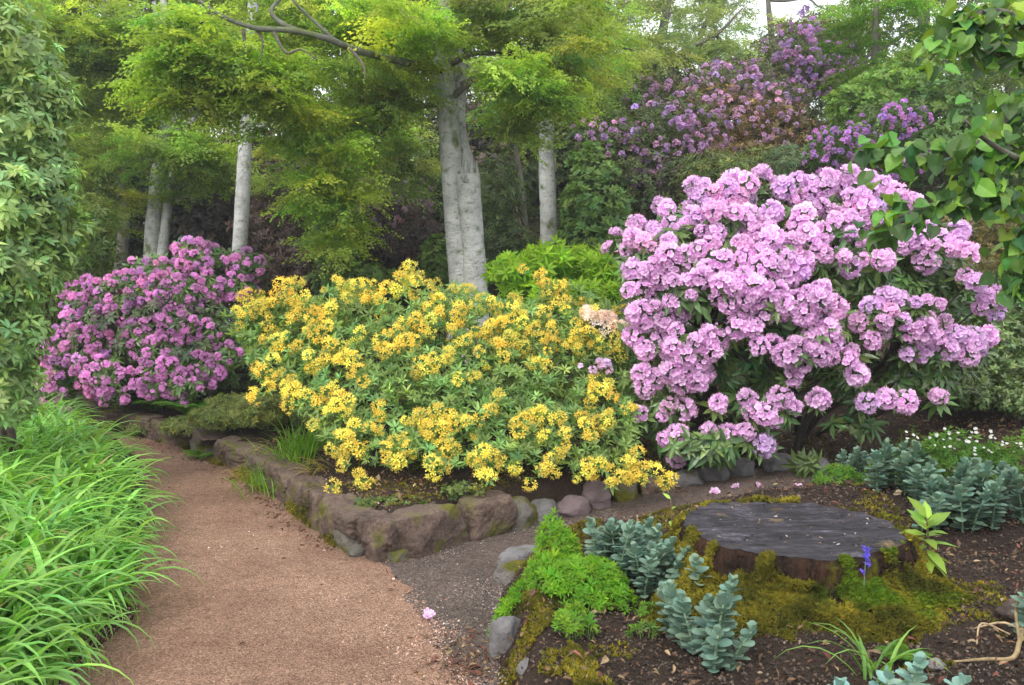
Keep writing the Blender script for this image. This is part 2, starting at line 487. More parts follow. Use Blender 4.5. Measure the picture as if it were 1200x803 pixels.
# ------------------------------------------------------------------ leaf and flower templates
def leaf_t(l=1, w=.35, fold=.12, droop=.15, tipw=.5):
    mb = MB()
    s = [(.0, 0.02), (.3, .85), (.62, .9 if tipw > .5 else .75), (1, 0)]
    def z(t): return -droop * t * t * l
    v = [(0, 0, 0)]
    for t, k in s[1:3]:
        v += [(-w * k * .5 * l, t * l, z(t) + fold * w * k * l), (0, t * l, z(t)), (w * k * .5 * l, t * l, z(t) + fold * w * k * l)]
    v += [(0, l, z(1))]
    f3 = [(0, 2, 1), (0, 3, 2), (4, 5, 7), (5, 6, 7)]
    f4 = [(1, 2, 5, 4), (2, 3, 6, 5)]
    c = np.ones((8, 3)); c[[0, 2, 5]] = 1.12
    mb.add(v, f3, f4, c)
    return mb.template()
def leaf_lo(w=.6, fold=.1):
    mb = MB()
    mb.add([(0, 0, 0), (-w / 2, .45, fold), (0, 1, -.05), (w / 2, .45, fold), (0, .45, 0)], [], [(0, 4, 2, 1), (0, 3, 2, 4)])
    return mb.template()
LEAF_LO = leaf_lo(.62)
LEAF_NARROW = leaf_lo(.36)
LEAF = leaf_t(1, .36, .12, .18)
LEAF_AZ = leaf_t(1, .34, .15, .1)

def spray_t(r, n=84, w=.62, lo=LEAF_LO, droop=.25):
    """flat beech spray about 1 wide: leaves along a forked twig"""
    mb = MB()
    pos, d = [], []
    for k in range(6):
        a = r.uniform(-1.1, 1.1); o = np.array([0, r.uniform(0, .45), 0]); L = r.uniform(.35, .65)
        dr = np.array([math.sin(a), math.cos(a), 0])
        for j in range(n // 6):
            t = (j + .5) / (n // 6)
            s = 1 if j % 2 else -1
            pos.append(o + dr * L * t + r.normal(0, .02, 3) + np.array([0, 0, -droop * (t * L) ** 1.5]))
            aa = a + s * r.uniform(.5, 1.1)
            d.append((math.sin(aa), math.cos(aa), -r.uniform(0, .5)))
    n = len(pos)
    up = np.array([0, 0, 1]) + r.normal(0, .3, (n, 3))
    mb.scatter(lo, pos, frames(np.array(d), up), r.uniform(.055, .10, n), np.ones((n, 3)) * np.exp(r.normal(0, .15, (n, 1))))
    return mb.template()
SPRAYS = [spray_t(rng) for _ in range(5)]
def whorl_t(r, n=8, leaf=LEAF, lift=.25, spread=.25):
    mb = MB()
    a = np.arange(n) * 2 * np.pi / n * 1.0 + r.uniform(0, .5, n)
    el = lift + r.normal(0, spread, n)
    d = np.stack([np.cos(a) * np.cos(el), np.sin(a) * np.cos(el), np.sin(el)], 1)
    mb.scatter(leaf, d * .08, frames(d, np.array([[0, 0, 1]] * n) + r.normal(0, .15, (n, 3))), r.uniform(.75, 1.1, n), np.exp(r.normal(0, .14, (n, 1))) * np.ones((n, 3)))
    return mb.template()
WH_RH = [whorl_t(rng, 9, LEAF, .05, .3) for _ in range(4)]
LEAF_W = leaf_t(1, .44, .1, .2)
WH_RHW = [whorl_t(rng, 8, LEAF_W, .1, .35) for _ in range(4)]
WH_AZ = [whorl_t(rng, 7, LEAF_AZ, .45, .25) for _ in range(4)]
WH_LO = [whorl_t(rng, 7, LEAF_NARROW, .25, .3) for _ in range(3)]
WH_LOB = [whorl_t(rng, 7, LEAF_LO, .2, .35) for _ in range(3)]

def flower_t(r, petals=5, width=.42, reflex=.0, throat=(1, 1, 1), edge=(1, 1, 1), stamen=None, depth=.85):
    """open funnel flower, unit radius, facing +Z"""
    mb = MB()
    for k in range(petals):
        a = 2 * np.pi * k / petals + r.uniform(-.08, .08)
        ca, sa = math.cos(a), math.sin(a)
        def p(rad, side, z): return (ca * rad - sa * side, sa * rad + ca * side, z)
        z1, z2, z3 = depth * .5, depth * .95, depth - reflex
        j = lambda: r.normal(0, .10)
        v = [p(.05, 0, 0), p(.38, -width * .75, z1 + j()), p(.42, 0, z1 - .06), p(.38, width * .75, z1 + j()),
             p(.8, -width * 1.0, z2 + j()), p(.82, 0, z2 - .08), p(.8, width, z2 + j()),
             p(1.05, -width * .45, z3 + j()), p(1.02, width * .45, z3 + j())]
        c = np.array([throat, throat, throat, throat, edge, np.array(edge) * 1.04, edge, edge, edge])
        mb.add(v, [(0, 2, 1), (0, 3, 2), (7, 5, 4), (8, 6, 5), (7, 8, 5)], [(1, 2, 5, 4), (2, 3, 6, 5)], c)
    if stamen is not None:
        for k in range(5):
            a = r.uniform(0, 6.28); d = np.array([math.cos(a) * .5, math.sin(a) * .5, 1.35])
            s = np.array([-math.sin(a), math.cos(a), 0]) * .035
            mb.add([-s, s, d * .9 + s, d * .9 - s, d + s * 2, d - s * 2], [], [(0, 1, 2, 3), (3, 2, 4, 5)], np.array([stamen] * 4 + [(1, .55, .3)] * 2))
    return mb.template()
def truss_t(r, n, fl, rad=1.0, fsize=.42, flat=.75, zmin=-.1):
    """dome of flowers, unit radius"""
    mb = MB(); d = []
    for k in range(n):
        z = 1 - (1 - zmin) * (k + .5) / n
        a = k * 2.39996 + r.uniform(-.2, .2); q_ = math.sqrt(max(0, 1 - z * z))
        d.append((q_ * math.cos(a), q_ * math.sin(a), z))
    d = norm(np.array(d) + r.normal(0, .16, (n, 3)))
    pos = d * np.array([.62, .62, .62 * flat]) * rad * r.uniform(.85, 1.12, (n, 1))
    mb.scatter(fl, pos, frames_z(d + np.array([0, 0, .15]) + r.normal(0, .22, (n, 3)), r), r.uniform(.7, 1.2, n) * fsize, np.exp(r.normal(0, .10, (n, 1))) * np.ones((n, 3)))
    return mb.template()

def grow_leaves(mb, whorls, pos, nrm, size, cols, r):
    n = len(pos)
    if not n: return
    R = frames_z(nrm, r)
    sz = size * r.uniform(.75, 1.2, n)
    w = r.integers(0, len(whorls), n)
    for k in range(len(whorls)):
        s = w == k
        mb.scatter(whorls[k], pos[s], R[s], sz[s], cols[s])

def flower_parts(root, name, temps, m, pos, nrm, size, cols, r, top=100, label_stuff="blossom"):
    """the nearest 100 as parts of their own (sharing a few meshes), the rest as one stuff part"""
    n = len(pos)
    loc = np.array(root.location)
    order = np.argsort(np.linalg.norm(pos - np.array([0, 0, CAMZ]), axis=1))
    R = frames_z(nrm, r)
    ncol = 5
    qs = np.argsort(np.argsort(cols[:, 1])) * ncol // n
    protos = {}
    sz = size * np.where(r.random(n) < .12, r.uniform(.55, .75, n), r.uniform(.78, 1.2, n))
    import mathutils
    for i in order[:top]:
        key = (int(r.integers(0, len(temps))), int(qs[i]))
        if key not in protos:
            b = MB(); b.scatter(temps[key[0]], np.zeros((1, 3)), np.eye(3)[None], 1.0, cols[qs == key[1]].mean(0))
            me = b.mesh(name); me.materials.append(m); protos[key] = me
        o = link(name, protos[key], root)
        M4 = np.eye(4); M4[:3, :3] = R[i] * sz[i]; M4[:3, 3] = pos[i] - loc
        o.matrix_local = mathutils.Matrix(M4.tolist())
    rest = order[top:]
    if len(rest):
        b = MB(); w = r.integers(0, len(temps), len(rest))
        for k in range(len(temps)):
            s = rest[w == k]
            b.scatter(temps[k], pos[s], R[s], sz[s], cols[s])
        o = child(b, label_stuff, m, root); o['kind'] = 'stuff'

def ell_dirs(n, r, up=.25, front=.35):
    d = norm(r.normal(size=(n * 3, 3)) + np.array([0, -front, up]))
    return d[:n]
def thin(pos, dmin):
    keep = []
    for i in range(len(pos)):
        if all(np.sum((pos[i] - pos[k]) ** 2) > dmin * dmin for k in keep): keep.append(i)
    return np.array(keep, int)
def stems(mb, base, targets, r, r0=.03, col=(.09, .07, .055), nmain=6, spread=.15):
    """a few main stems from the base that fork to every target"""
    targets = np.asarray(targets)
    c = base + np.array([0, 0, .05])
    k = min(nmain, len(targets))
    cent = targets[r.choice(len(targets), k, replace=False)]
    for _ in range(5):
        a = np.argmin(((targets[:, None] - cent[None]) ** 2).sum(-1), 1)
        cent = np.array([targets[a == j].mean(0) if (a == j).any() else cent[j] for j in range(k)])
    for j in range(k):
        b0 = base + np.array([r.normal(0, spread), r.normal(0, spread * .6), -.06])
        fork = b0 * .45 + cent[j] * .55 + r.normal(0, .06, 3); fork[2] = b0[2] + (cent[j][2] - b0[2]) * .5
        mid = b0 * .7 + fork * .3 + np.array([r.normal(0, .04), r.normal(0, .04), (fork[2] - b0[2]) * .25])
        tube(mb, [b0, mid, fork], [r0, r0 * .85, r0 * .6], 6, 4, col, .15, 12, j)
        for t in targets[a == j]:
            m_ = fork * .45 + t * .55 + r.normal(0, .05, 3) - np.array([0, 0, .04])
            tube(mb, [fork, m_, t], [r0 * .5, r0 * .33, r0 * .15], 5, 3, col)

def pad_points(pads, r, k=1.0, depth=.7):
    """points on the camera-side and upper surface of each pad (px, py, Y, half width px, half height px, count)"""
    pos, nrm = [], []
    for (px, py, Y, hw, hh, n) in pads:
        m = Y / F; c = P(px, py, Y); n = max(1, int(round(n * k)))
        rd = (hw + hh) * .5 * m * depth
        u = r.uniform(-1, 1, (n * 6, 2)); u = u[(u ** 2).sum(1) < 1][:n]
        w = np.sqrt(np.clip(1 - (u ** 2).sum(1), 0, 1))
        pos.append(c + np.stack([u[:, 0] * hw * m, -w * rd, u[:, 1] * hh * m], 1))
        nrm.append(np.stack([u[:, 0] * .8, -w * .75 - .1, u[:, 1] * .9 + .35], 1))
    return np.concatenate(pos), norm(np.concatenate(nrm))

# ------------------------------------------------------------------ trees
def branch_path(a, b, r, sag=.08, n=3):
    a, b = np.asarray(a, float), np.asarray(b, float)
    L = np.linalg.norm(b - a); pts = [a]
    for k in range(1, n + 1):
        t = k / (n + 1)
        pts.append(a + (b - a) * t + r.normal(0, sag * L * .5, 3) + np.array([0, 0, L * sag * math.sin(t * math.pi)]))
    pts.append(b)
    return pts
def crown_blobs(mb, blobs, r, lsize=1.0, dens=1.0, tilt=.35, outw=.35):
    """blobs: (px, py, Y, half width px, half height px, half depth m, sprays, colour)"""
    ctr = []
    for (px, py, Y, hw, hh, dY, n, col) in blobs:
        m = Y / F; c = P(px, py, Y); n = int(n * dens)
        np_ = max(1, n // 9)                                   # plates of foliage, each about nine sprays on one branchlet
        dp = norm(r.normal(size=(np_, 3))) * (r.uniform(0, 1, (np_, 1)) ** .45)
        k_ = r.integers(0, np_, n)
        d = dp[k_]
        az_ = r.uniform(0, 6.28, np_)
        lay = np.stack([np.cos(az_), np.sin(az_), np.full(np_, -.22)], 1)[k_]
        u_ = r.uniform(-.55, .55, (n, 1)); w_ = r.normal(0, .2, (n, 1))
        side = np.stack([-lay[:, 1], lay[:, 0], np.zeros(n)], 1)
        pos = c + d * np.array([hw * m, dY, hh * m]) * .95 + (lay * u_ + side * w_) * lsize + np.stack([np.zeros(n), np.zeros(n), r.normal(0, .045, n) - .25 * np.abs(w_[:, 0])], 1) * lsize
        out = norm(lay + side * w_ * 2.5 + r.normal(0, .35, (n, 3)))
        nn = np.array([0, 0, 1]) + d * np.array([outw, outw * 1.2, .2]) * .5 + r.normal(0, tilt * .8, (n, 3))
        R = frames(out, nn)
        cc = jitter(jitter(col, np_, r, .22, .14)[k_], n, r, .10, .06)
        sz = r.uniform(.55, 1.0, n) * lsize
        w = r.integers(0, len(SPRAYS), n)
        for k in range(len(SPRAYS)):
            s = w == k
            mb.scatter(SPRAYS[k], pos[s] - out[s] * .3 * sz[s][:, None], R[s], sz[s], cc[s])
        ctr.append(c)
    return ctr

BRIGHT = (.31, .42, .075); MID = (.25, .34, .075); OLIVE = (.21, .28, .07); DARK = (.11, .17, .045); PALE = (.29, .36, .13)

# main beech -------------------------------------------------------
r1 = np.random.default_rng(11)
bz = gz(-.45, 11)
beech = thing("beech_tree", "large grey beech with twin fused trunks, one stem broken off, behind the yellow azalea", "tree", None, (-.5, 11, bz))
mb = MB()
YB = 11.0
def Pt(l, Y=YB): return [P(x, y, Y if len(l_) < 1 else Y + l_[0]) for (x, y, *l_) in l]
base = P(546, 372, YB); base[2] = bz - .1
tube(mb, [base, *Pt([(543, 340), (536, 270), (530, 200), (526, 140), (521, 90), (517, 30), (515, -60), (520, -220), (500, -420)])],
     [.24, .165, .150, .140, .130, .125, .118, .11, .08, .03], 16, 5, (1, 1, 1), .10, 2.2, 3)
tube(mb, [P(556, 372, YB - .08) * [1, 1, 0] + [0, 0, bz - .1], *Pt([(557, 335), (555, 290), (550, 240), (549, 205)], YB - .1)],
     [.22, .155, .145, .145, .15], 16, 5, (1, 1, 1), .10, 2.5, 9, True)
# jagged top of the broken stem
for k in range(16):
    a = k * 2.4; q_ = .12 * math.sqrt((k + 1) / 16); c = P(549, 206, YB - .1) + np.array([math.cos(a) * q_, math.sin(a) * q_, 0])
    tube(mb, [c - [0, 0, .1], c + [r1.normal(0, .01), 0, r1.uniform(.02, .10) + (.16 if r1.random() < .3 else 0)]], [.05, .004], 5, 1)
tube(mb, Pt([(556, 300, .05), (549, 200, .08), (542, 170, .1), (538, 130, .1), (545, 60, .1), (560, 0, .15), (580, -100, .2)]), [.09, .085, .085, .08, .07, .06, .04], 12, 5, (1, 1, 1), .08, 3, 5)
child(mb, "trunk", M_beech, beech, True)
limb = MB()
tube(limb, [P(519, 84, 10.95), P(470, 72, 10.2), P(420, 60, 9.5), P(385, 46, 9.2), P(345, 36, 9.1), P(300, 33, 9.0), P(262, 20, 8.9), P(232, 0, 8.9), P(190, -25, 8.9)],
     [.055, .042, .037, .034, .03, .025, .02, .017, .012], 9, 5, (.8, .8, .75), .12, 6, 2)
tube(limb, [P(372, 42, 9.15), P(335, 30, 9.1), P(318, 14, 9.1), P(330, -5, 9.2), P(345, -40, 9.3)], [.026, .026, .026, .024, .016], 8, 5, (.8, .8, .75), .12, 6, 2)
tube(limb, [P(395, 50, 9.25), P(365, 22, 9.2), P(345, 2, 9.2), P(330, -20, 9.2)], [.022, .018, .015, .01], 7, 5, (.8, .8, .75), .12, 6, 2)
child(limb, "limb", M_limb, beech, True)
def twig(pts, rad):
    t_ = MB(); tube(t_, pts, rad, 6, 4, (.13, .115, .09)); child(t_, "branch", M_twig, beech, True)
for p in ([(285, 34), (287, 60), (280, 85), (270, 96)], [(320, 36), (335, 62), (352, 58), (372, 70)], [(410, 57), (425, 75), (428, 95)], [(300, 33), (308, 50), (304, 75)], [(255, 14), (230, 30), (205, 50)]):
    twig([P(x, y, 9.05) for x, y in p], np.linspace(.02, .006, len(p)))
twig(Pt([(520, 122), (495, 125), (470, 136), (450, 152), (438, 175)]), [.04, .032, .026, .018, .01])
for a, b in (((524, 120), (610, 90)), ((520, 80), (640, 60)), ((518, 40), (600, 20)), ((518, 20), (440, -20)), ((545, 60), (570, 10)), ((540, 100), (690, 60))):
    twig(branch_path(P(*a, 11), P(*b, 10.5), r1), [.045, .035, .025, .018, .008])
cr = MB()
crown_blobs(cr, [
    (235, 50, 9.4, 60, 40, .7, 125, BRIGHT), (212, 95, 9.3, 34, 38, .5, 100, BRIGHT), (262, 95, 9.5, 45, 30, .6, 100, BRIGHT),
    (315, 85, 9.7, 50, 40, .7, 140, BRIGHT), (350, 130, 10.1, 42, 50, .6, 120, BRIGHT), (392, 180, 10.2, 38, 65, .6, 140, BRIGHT),
    (392, 250, 10.3, 28, 52, .4, 100, BRIGHT), (360, 20, 10.4, 70, 25, .6, 80, MID), (435, 25, 10.5, 65, 35, .7, 130, BRIGHT), (450, 20, 9.3, 30, 16, .3, 24, BRIGHT),
    (445, 105, 10.5, 50, 45, .7, 110, MID), (462, 180, 12.0, 42, 55, .6, 110, PALE), (430, 120, 11.2, 45, 40, .6, 90, MID), (500, 42, 10.1, 35, 18, .5, 50, BRIGHT), (505, 85, 10.6, 16, 10, .2, 12, BRIGHT),
    (580, 15, 10.3, 60, 26, .9, 90, OLIVE), (605, 88, 9.9, 42, 22, .6, 90, BRIGHT), (640, 112, 10.0, 36, 24, .5, 70, BRIGHT), (610, 140, 10.6, 20, 30, .4, 44, MID),
    (650, 60, 10.6, 60, 50, 1.0, 150, OLIVE), (690, 25, 11.0, 50, 40, .9, 80, MID),
    (300, -35, 10.0, 120, 25, 1.0, 34, BRIGHT), (520, -40, 10.6, 130, 30, 1.2, 40, MID), (680, -45, 11, 80, 30, 1.0, 26, MID)],
    r1, .66, 1.35)
child(cr, "crown", M_thin, beech)

def tree_px(name, label, trunks, blobs, seed, bark, col_twig=(.5, .45, .4), lsize=.75, dens=1.0, group=None, mat=None, cat="tree"):
    """trunks: lists of (px, py, Y, radius), first one standing on the ground"""
    r = np.random.default_rng(seed)
    x, y, Y, _ = trunks[0][0]
    b = P(x, y, Y); b[2] = gz(b[0], b[1])
    t = thing(name, label, cat, group, tuple(b))
    mb = MB(); tops = []
    for k, tr in enumerate(trunks):
        pts = [P(a, c, d) for a, c, d, _ in tr]; rad = [q_[3] for q_ in tr]
        if k == 0 or tr[0][1] >= trunks[0][0][1]: pts[0][2] = b[2] - .15
        tube(mb, pts, rad, 12, 5, (1, 1, 1), .10, 2.5, seed + k)
        tops += pts[1:]
    ctr = []
    cr = MB()
    ctr = crown_blobs(cr, blobs, r, lsize, dens)
    tops = np.array(tops)
    for c in ctr:
        lower = tops[tops[:, 2] < c[2] + .6]
        if not len(lower): lower = tops
        a = lower[np.argmin(np.linalg.norm(lower - c, axis=1))]
        lb_ = MB(); tube(lb_, branch_path(a, c, r), [.05, .04, .03, .02, .008], 6, 4, col_twig); child(lb_, "limb", M_bark, t, True)
    child(mb, "trunk", bark, t, True)
    child(cr, "crown", mat or M_thin, t)
    return t

tree_px("beech_tree", "slim straight grey tree rising behind the right side of the purple rhododendron", [
    [(275, 400, 12.3, .12), (278, 340, 12.3, .105), (283, 250, 12.3, .10), (288, 160, 12.3, .092), (291, 110, 12.3, .085), (296, 20, 12.3, .08), (300, -150, 12.3, .03)],
    [(289, 165, 12.3, .05), (300, 152, 12.2, .045), (318, 140, 12.1, .03), (335, 120, 12, .02)]],
    [(300, 50, 12.9, 70, 45, .9, 80, MID), (335, 190, 13.2, 35, 45, .6, 50, PALE), (330, 110, 12.6, 40, 40, .6, 50, MID)], 21, M_beech)
tree_px("beech_tree", "pale grey tree with a V of two trunks behind the purple rhododendron", [
    [(176, 380, 15, .14), (178, 290, 15, .125), (182, 230, 15, .115), (186, 190, 15, .10), (195, 140, 15, .09), (193, 60, 15, .08), (190, -80, 15, .03)],
    [(186, 380, 15, .11), (191, 290, 15, .09), (198, 230, 15, .07), (205, 195, 15, .055), (215, 160, 15, .05), (240, 120, 15, .03)],
    [(205, 165, 15, .07), (200, 120, 15, .06), (192, 70, 15, .05), (180, 0, 15, .03)]],
    [(110, 85, 14.6, 70, 60, 1.1, 190, OLIVE), (150, 40, 14, 85, 35, 1.0, 170, MID), (195, 166, 13.6, 75, 14, .9, 120, MID), (240, 190, 14.2, 45, 12, .7, 50, MID), (120, 195, 14.6, 60, 40, .9, 110, OLIVE),
     (245, 203, 14.8, 45, 33, .8, 100, MID), (70, 40, 14, 60, 45, 1, 130, BRIGHT), (170, 130, 15.6, 80, 50, .8, 120, OLIVE), (110, 245, 15, 45, 30, .8, 60, MID), (150, -40, 14.5, 130, 30, 1.2, 50, MID)], 22, M_beech, lsize=.8, dens=1.25)
tree_px("beech_tree", "thin mossy tree at the far left edge of the wood, beside the V trunked tree", [
    [(142, 380, 17, .13), (143, 290, 17, .11), (145, 245, 17, .1), (140, 200, 17, .08), (130, 120, 17, .05), (120, -20, 17, .03)]],
    [(80, 130, 16.5, 60, 70, 1.2, 150, OLIVE), (60, 210, 17, 50, 50, 1, 80, MID), (130, 170, 17, 40, 40, 1, 60, MID)], 23, M_bark, lsize=.85)
tree_px("beech_tree", "grey spotted trunk standing between the main beech and the hillside rhododendrons", [
    [(645, 340, 16, .18), (644, 285, 16, .155), (642, 230, 16, .145), (640, 165, 16, .14), (645, 100, 16, .12), (650, 0, 16, .09), (655, -150, 16, .03)],
    [(641, 150, 16, .06), (655, 120, 15.9, .05), (668, 85, 15.8, .04), (700, 60, 15.7, .02)]],
    [(700, 90, 15.5, 50, 70, 1.1, 130, MID), (640, 90, 15.2, 45, 35, .9, 70, MID), (745, 60, 16.5, 45, 55, 1, 80, PALE), (720, 150, 16.5, 40, 30, .8, 50, PALE), (690, 0, 16, 70, 40, 1, 80, MID)], 24, M_beech, lsize=.8)
tree_px("young_tree", "thin bare brown sapling trunk in the shade left of the spotted grey trunk", [
    [(618, 330, 14, .05), (616, 280, 14, .045), (613, 230, 14, .04), (606, 180, 14, .03), (600, 130, 14, .02)],
    [(608, 200, 14, .022), (590, 190, 14, .018), (570, 178, 14, .01)]],
    [(600, 135, 13.8, 40, 30, .6, 50, OLIVE)], 25, M_bark, lsize=.7)
tree_px("airy_tree", "tall airy pale tree on the slope, sky showing between its twigs", [
    [(775, 250, 21, .2), (770, 150, 21, .16), (765, 80, 21, .13), (780, 20, 21, .1), (790, -80, 21, .04)],
    [(766, 90, 21, .08), (800, 60, 21, .06), (840, 40, 21, .04), (870, 10, 21, .02)],
    [(768, 120, 21, .07), (740, 70, 21, .05), (720, 20, 21, .03)]],
    [(745, 30, 20.5, 45, 45, 1.2, 70, PALE), (800, 70, 21, 55, 35, 1.2, 80, PALE), (790, 15, 21, 50, 25, 1.1, 40, PALE), (850, 60, 21.5, 45, 35, 1.2, 60, PALE), (760, 120, 21.5, 50, 35, 1.1, 70, PALE), (720, 100, 21, 40, 40, 1, 50, PALE)],
    26, M_bark, lsize=.95)
tree_px("airy_tree", "pale fine leaved tree above the hillside rhododendron, thin against the white sky", [
    [(905, 220, 24, .16), (900, 120, 24, .13), (905, 60, 24, .1), (900, 0, 24, .06), (895, -80, 24, .03)]],
    [(880, 75, 24, 50, 45, 1.4, 80, PALE), (920, 45, 24.5, 45, 30, 1.2, 50, PALE), (960, 50, 24.5, 40, 45, 1.2, 70, MID), (930, 100, 24.5, 60, 40, 1.4, 90, MID), (985, 15, 24, 40, 40, 1.2, 60, PALE)], 27, M_bark, lsize=1.0)
tree_px("broadleaf_tree", "bright green bushy tree high on the slope beside the overhanging lime branch", [
    [(1035, 240, 15, .10), (1030, 150, 15, .08), (1025, 60, 15, .06), (1030, -40, 15, .03)]],
    [(1030, 35, 15, 60, 50, 1, 150, (.13, .25, .03)), (1050, 100, 14.8, 55, 35, .9, 120, (.14, .26, .03)), (1010, 80, 15, 35, 35, .8, 60, (.11, .2, .03)), (1110, 40, 15.3, 50, 50, 1, 110, MID), (1120, 110, 15.3, 55, 40, 1, 110, DARK), (1060, -40, 15, 90, 40, 1, 80, MID)], 28, M_bark, lsize=.75)
tree_px("broadleaf_tree", "darker green tree at the top of the slope above the right edge", [
    [(1190, 260, 16, .12), (1185, 120, 16, .09), (1180, 20, 16, .07), (1185, -80, 16, .03)]],
    [(1160, 60, 16, 60, 60, 1.1, 130, MID), (1190, 150, 16, 60, 50, 1, 110, DARK), (1220, 40, 16, 60, 80, 1.1, 110, MID), (1130, 170, 16.5, 60, 35, 1, 90, DARK)], 29, M_bark, lsize=.8)

# the wood further back: copies of three trees ----------------------
def wood_tree(seed, col):
    r = np.random.default_rng(seed)
    t = thing("woodland_tree", "tall leafy tree far back in the wood behind the beech", "tree", "trees of the wood behind")
    mb = MB(); H = 10
    tr = [np.array([0, 0, -.3])] + [np.array([r.normal(0, .12) * k, r.normal(0, .12) * k, H * k / 5]) for k in range(1, 6)]
    tube(mb, tr, [.22, .18, .16, .13, .09, .04], 9, 4, (1, 1, 1), .1, 2, seed)
    cr = MB()
    for k in range(20):
        a = r.uniform(0, 6.28); z = r.uniform(1.6, 10.5); R_ = r.uniform(.6, 2.4) * (1 - .4 * abs(z - 5) / 5)
        c = np.array([math.cos(a) * R_, math.sin(a) * R_, z])
        tube(mb, branch_path(tr[min(5, max(1, int(z / 2)))], c, r), [.06, .045, .03, .02, .01], 5, 3)
        n = 34
        d = norm(r.normal(size=(n, 3))) * (r.uniform(0, 1, (n, 1)) ** .45)
        pos = c + d * np.array([1.15, 1.15, .75])
        out = norm(d * [1, 1, .2] + r.normal(0, .5, (n, 3)) - [0, 0, .2])
        Rm = frames(out, np.array([0, 0, 1]) + r.normal(0, .4, (n, 3)))
        cc = jitter(col, n, r, .18, .12); sz = r.uniform(.8, 1.3, n); w = r.integers(0, 5, n)
        for j in range(5):
            s = w == j; cr.scatter(SPRAYS[j], pos[s], Rm[s], sz[s], cc[s])
    mb.build("trunk", M_bark, t, True); cr.build("crown", M_thin, t)
    return t
def copy_thing(t, loc, rz, sc, label=None):
    c = t.copy(); COL.objects.link(c); c.location = loc; c.rotation_euler = (0, 0, rz); c.scale = (sc,) * 3
    if label: c['label'] = label
    for ch in t.children:
        k = ch.copy(); COL.objects.link(k); k.parent = c
    return c
wt = [wood_tree(41, (.17, .25, .05)), wood_tree(42, (.22, .29, .08)), wood_tree(43, (.13, .21, .04))]
spots = [(-60, 22), (30, 26), (95, 23), (160, 28), (225, 22), (290, 25), (350, 21), (410, 27), (470, 23), (530, 28), (590, 22), (650, 26), (700, 30), (830, 34), (-120, 30), (1000, 27), (1080, 24), (1190, 25), (1290, 23)]
for i, (px, Y) in enumerate(spots):
    x = (px - 600) / F * Y; z = gz(x, Y); k = i % 3
    sc = rng.uniform(.85, 1.15) * (.78 if 600 < px < 1000 else 1)
    if i < 3:
        wt[k].location = (x, Y, z); wt[k].scale = (sc,) * 3; wt[k].rotation_euler = (0, 0, rng.uniform(0, 6))
    else: copy_thing(wt[k], (x, Y, z), rng.uniform(0, 6), sc)

ws = []
def wood_shrub(seed, col, label):
    r = np.random.default_rng(seed); t = thing("woodland_shrub", label, "shrub", "shrubs of the wood behind")
    fo, st = MB(), MB()
    for k in range(5):
        c = np.array([r.normal(0, .8), r.normal(0, .5), r.uniform(.6, 1.6)]); n = 460
        d = norm(r.normal(size=(n, 3))) * (r.uniform(0, 1, (n, 1)) ** .3)
        grow_leaves(fo, WH_LOB, c + d * [1.0, .8, .8], norm(d + np.array([0, 0, .6])), .115, jitter(col, n, r, .3, .12), r)
        tube(st, branch_path((0, 0, -.2), c, r), [.05, .04, .03, .02, .01], 5, 3, (.07, .055, .04))
    fo.build("foliage", M_leaf, t); st.build("stems", M_twig, t, True)
    return t
wsl = "dim leafy shrub filling the dark wood behind the tree trunks"
ws = [wood_shrub(301, (.09, .13, .035), wsl), wood_shrub(302, (.075, .06, .045), wsl)]
for i, (px, Y) in enumerate([(120, 19), (300, 19.5), (190, 20), (30, 18), (240, 18.5), (350, 18), (410, 19), (470, 18), (520, 20), (565, 19), (610, 20), (660, 19), (710, 21), (-60, 19), (150, 24), (270, 24), (390, 24), (500, 25), (600, 25)]):
    x = (px - 600) / F * Y; z = gz(x, Y); k = (0, 1, 0, 0, 1, 1, 1, 0)[i % 8] if px < 600 else 0; sc = rng.uniform(.9, 1.3)
    if i < 2: ws[k].location = (x, Y, z); ws[k].scale = (sc,) * 3
    else: copy_thing(ws[k], (x, Y, z), rng.uniform(0, 6), sc)

# overhanging lime branch, trunk just outside the right edge -------------
r5 = np.random.default_rng(55)
lz = gz(2.75, 4.0)
lime = thing("lime_tree", "lime tree reaching in from the right with large heart shaped green leaves", "tree", None, (2.75, 4.0, lz))
mb = MB()
trk = [V(2.75, 4.0, lz - .1), V(2.72, 3.98, 1.2), V(2.62, 3.95, 2.0), V(2.55, 3.9, 2.8), V(2.5, 3.9, 4.0)]
tube(mb, trk, [.13, .1, .09, .08, .06], 12, 5, (1, 1, 1), .1, 4, 5)
def lime_leaf():
    mb = MB(); v = [(0, 0, 0), (0, .5, .0), (0, 1.05, -.18)]
    L_ = [(-.3, -.12, .08), (-.5, .2, .15), (-.42, .58, .09), (-.2, .85, -.06)]
    v += L_ + [(-x, y, z) for x, y, z in L_]
    f3 = [(0, 1, 4), (0, 4, 3), (1, 5, 4), (1, 6, 5), (1, 2, 6), (0, 8, 1), (0, 7, 8), (1, 8, 9), (1, 9, 10), (1, 10, 2)]
    c = np.ones((11, 3)); c[:3] = 1.15
    mb.add(v, f3, None, c); return mb.template()
LIME = lime_leaf()
cr = MB()
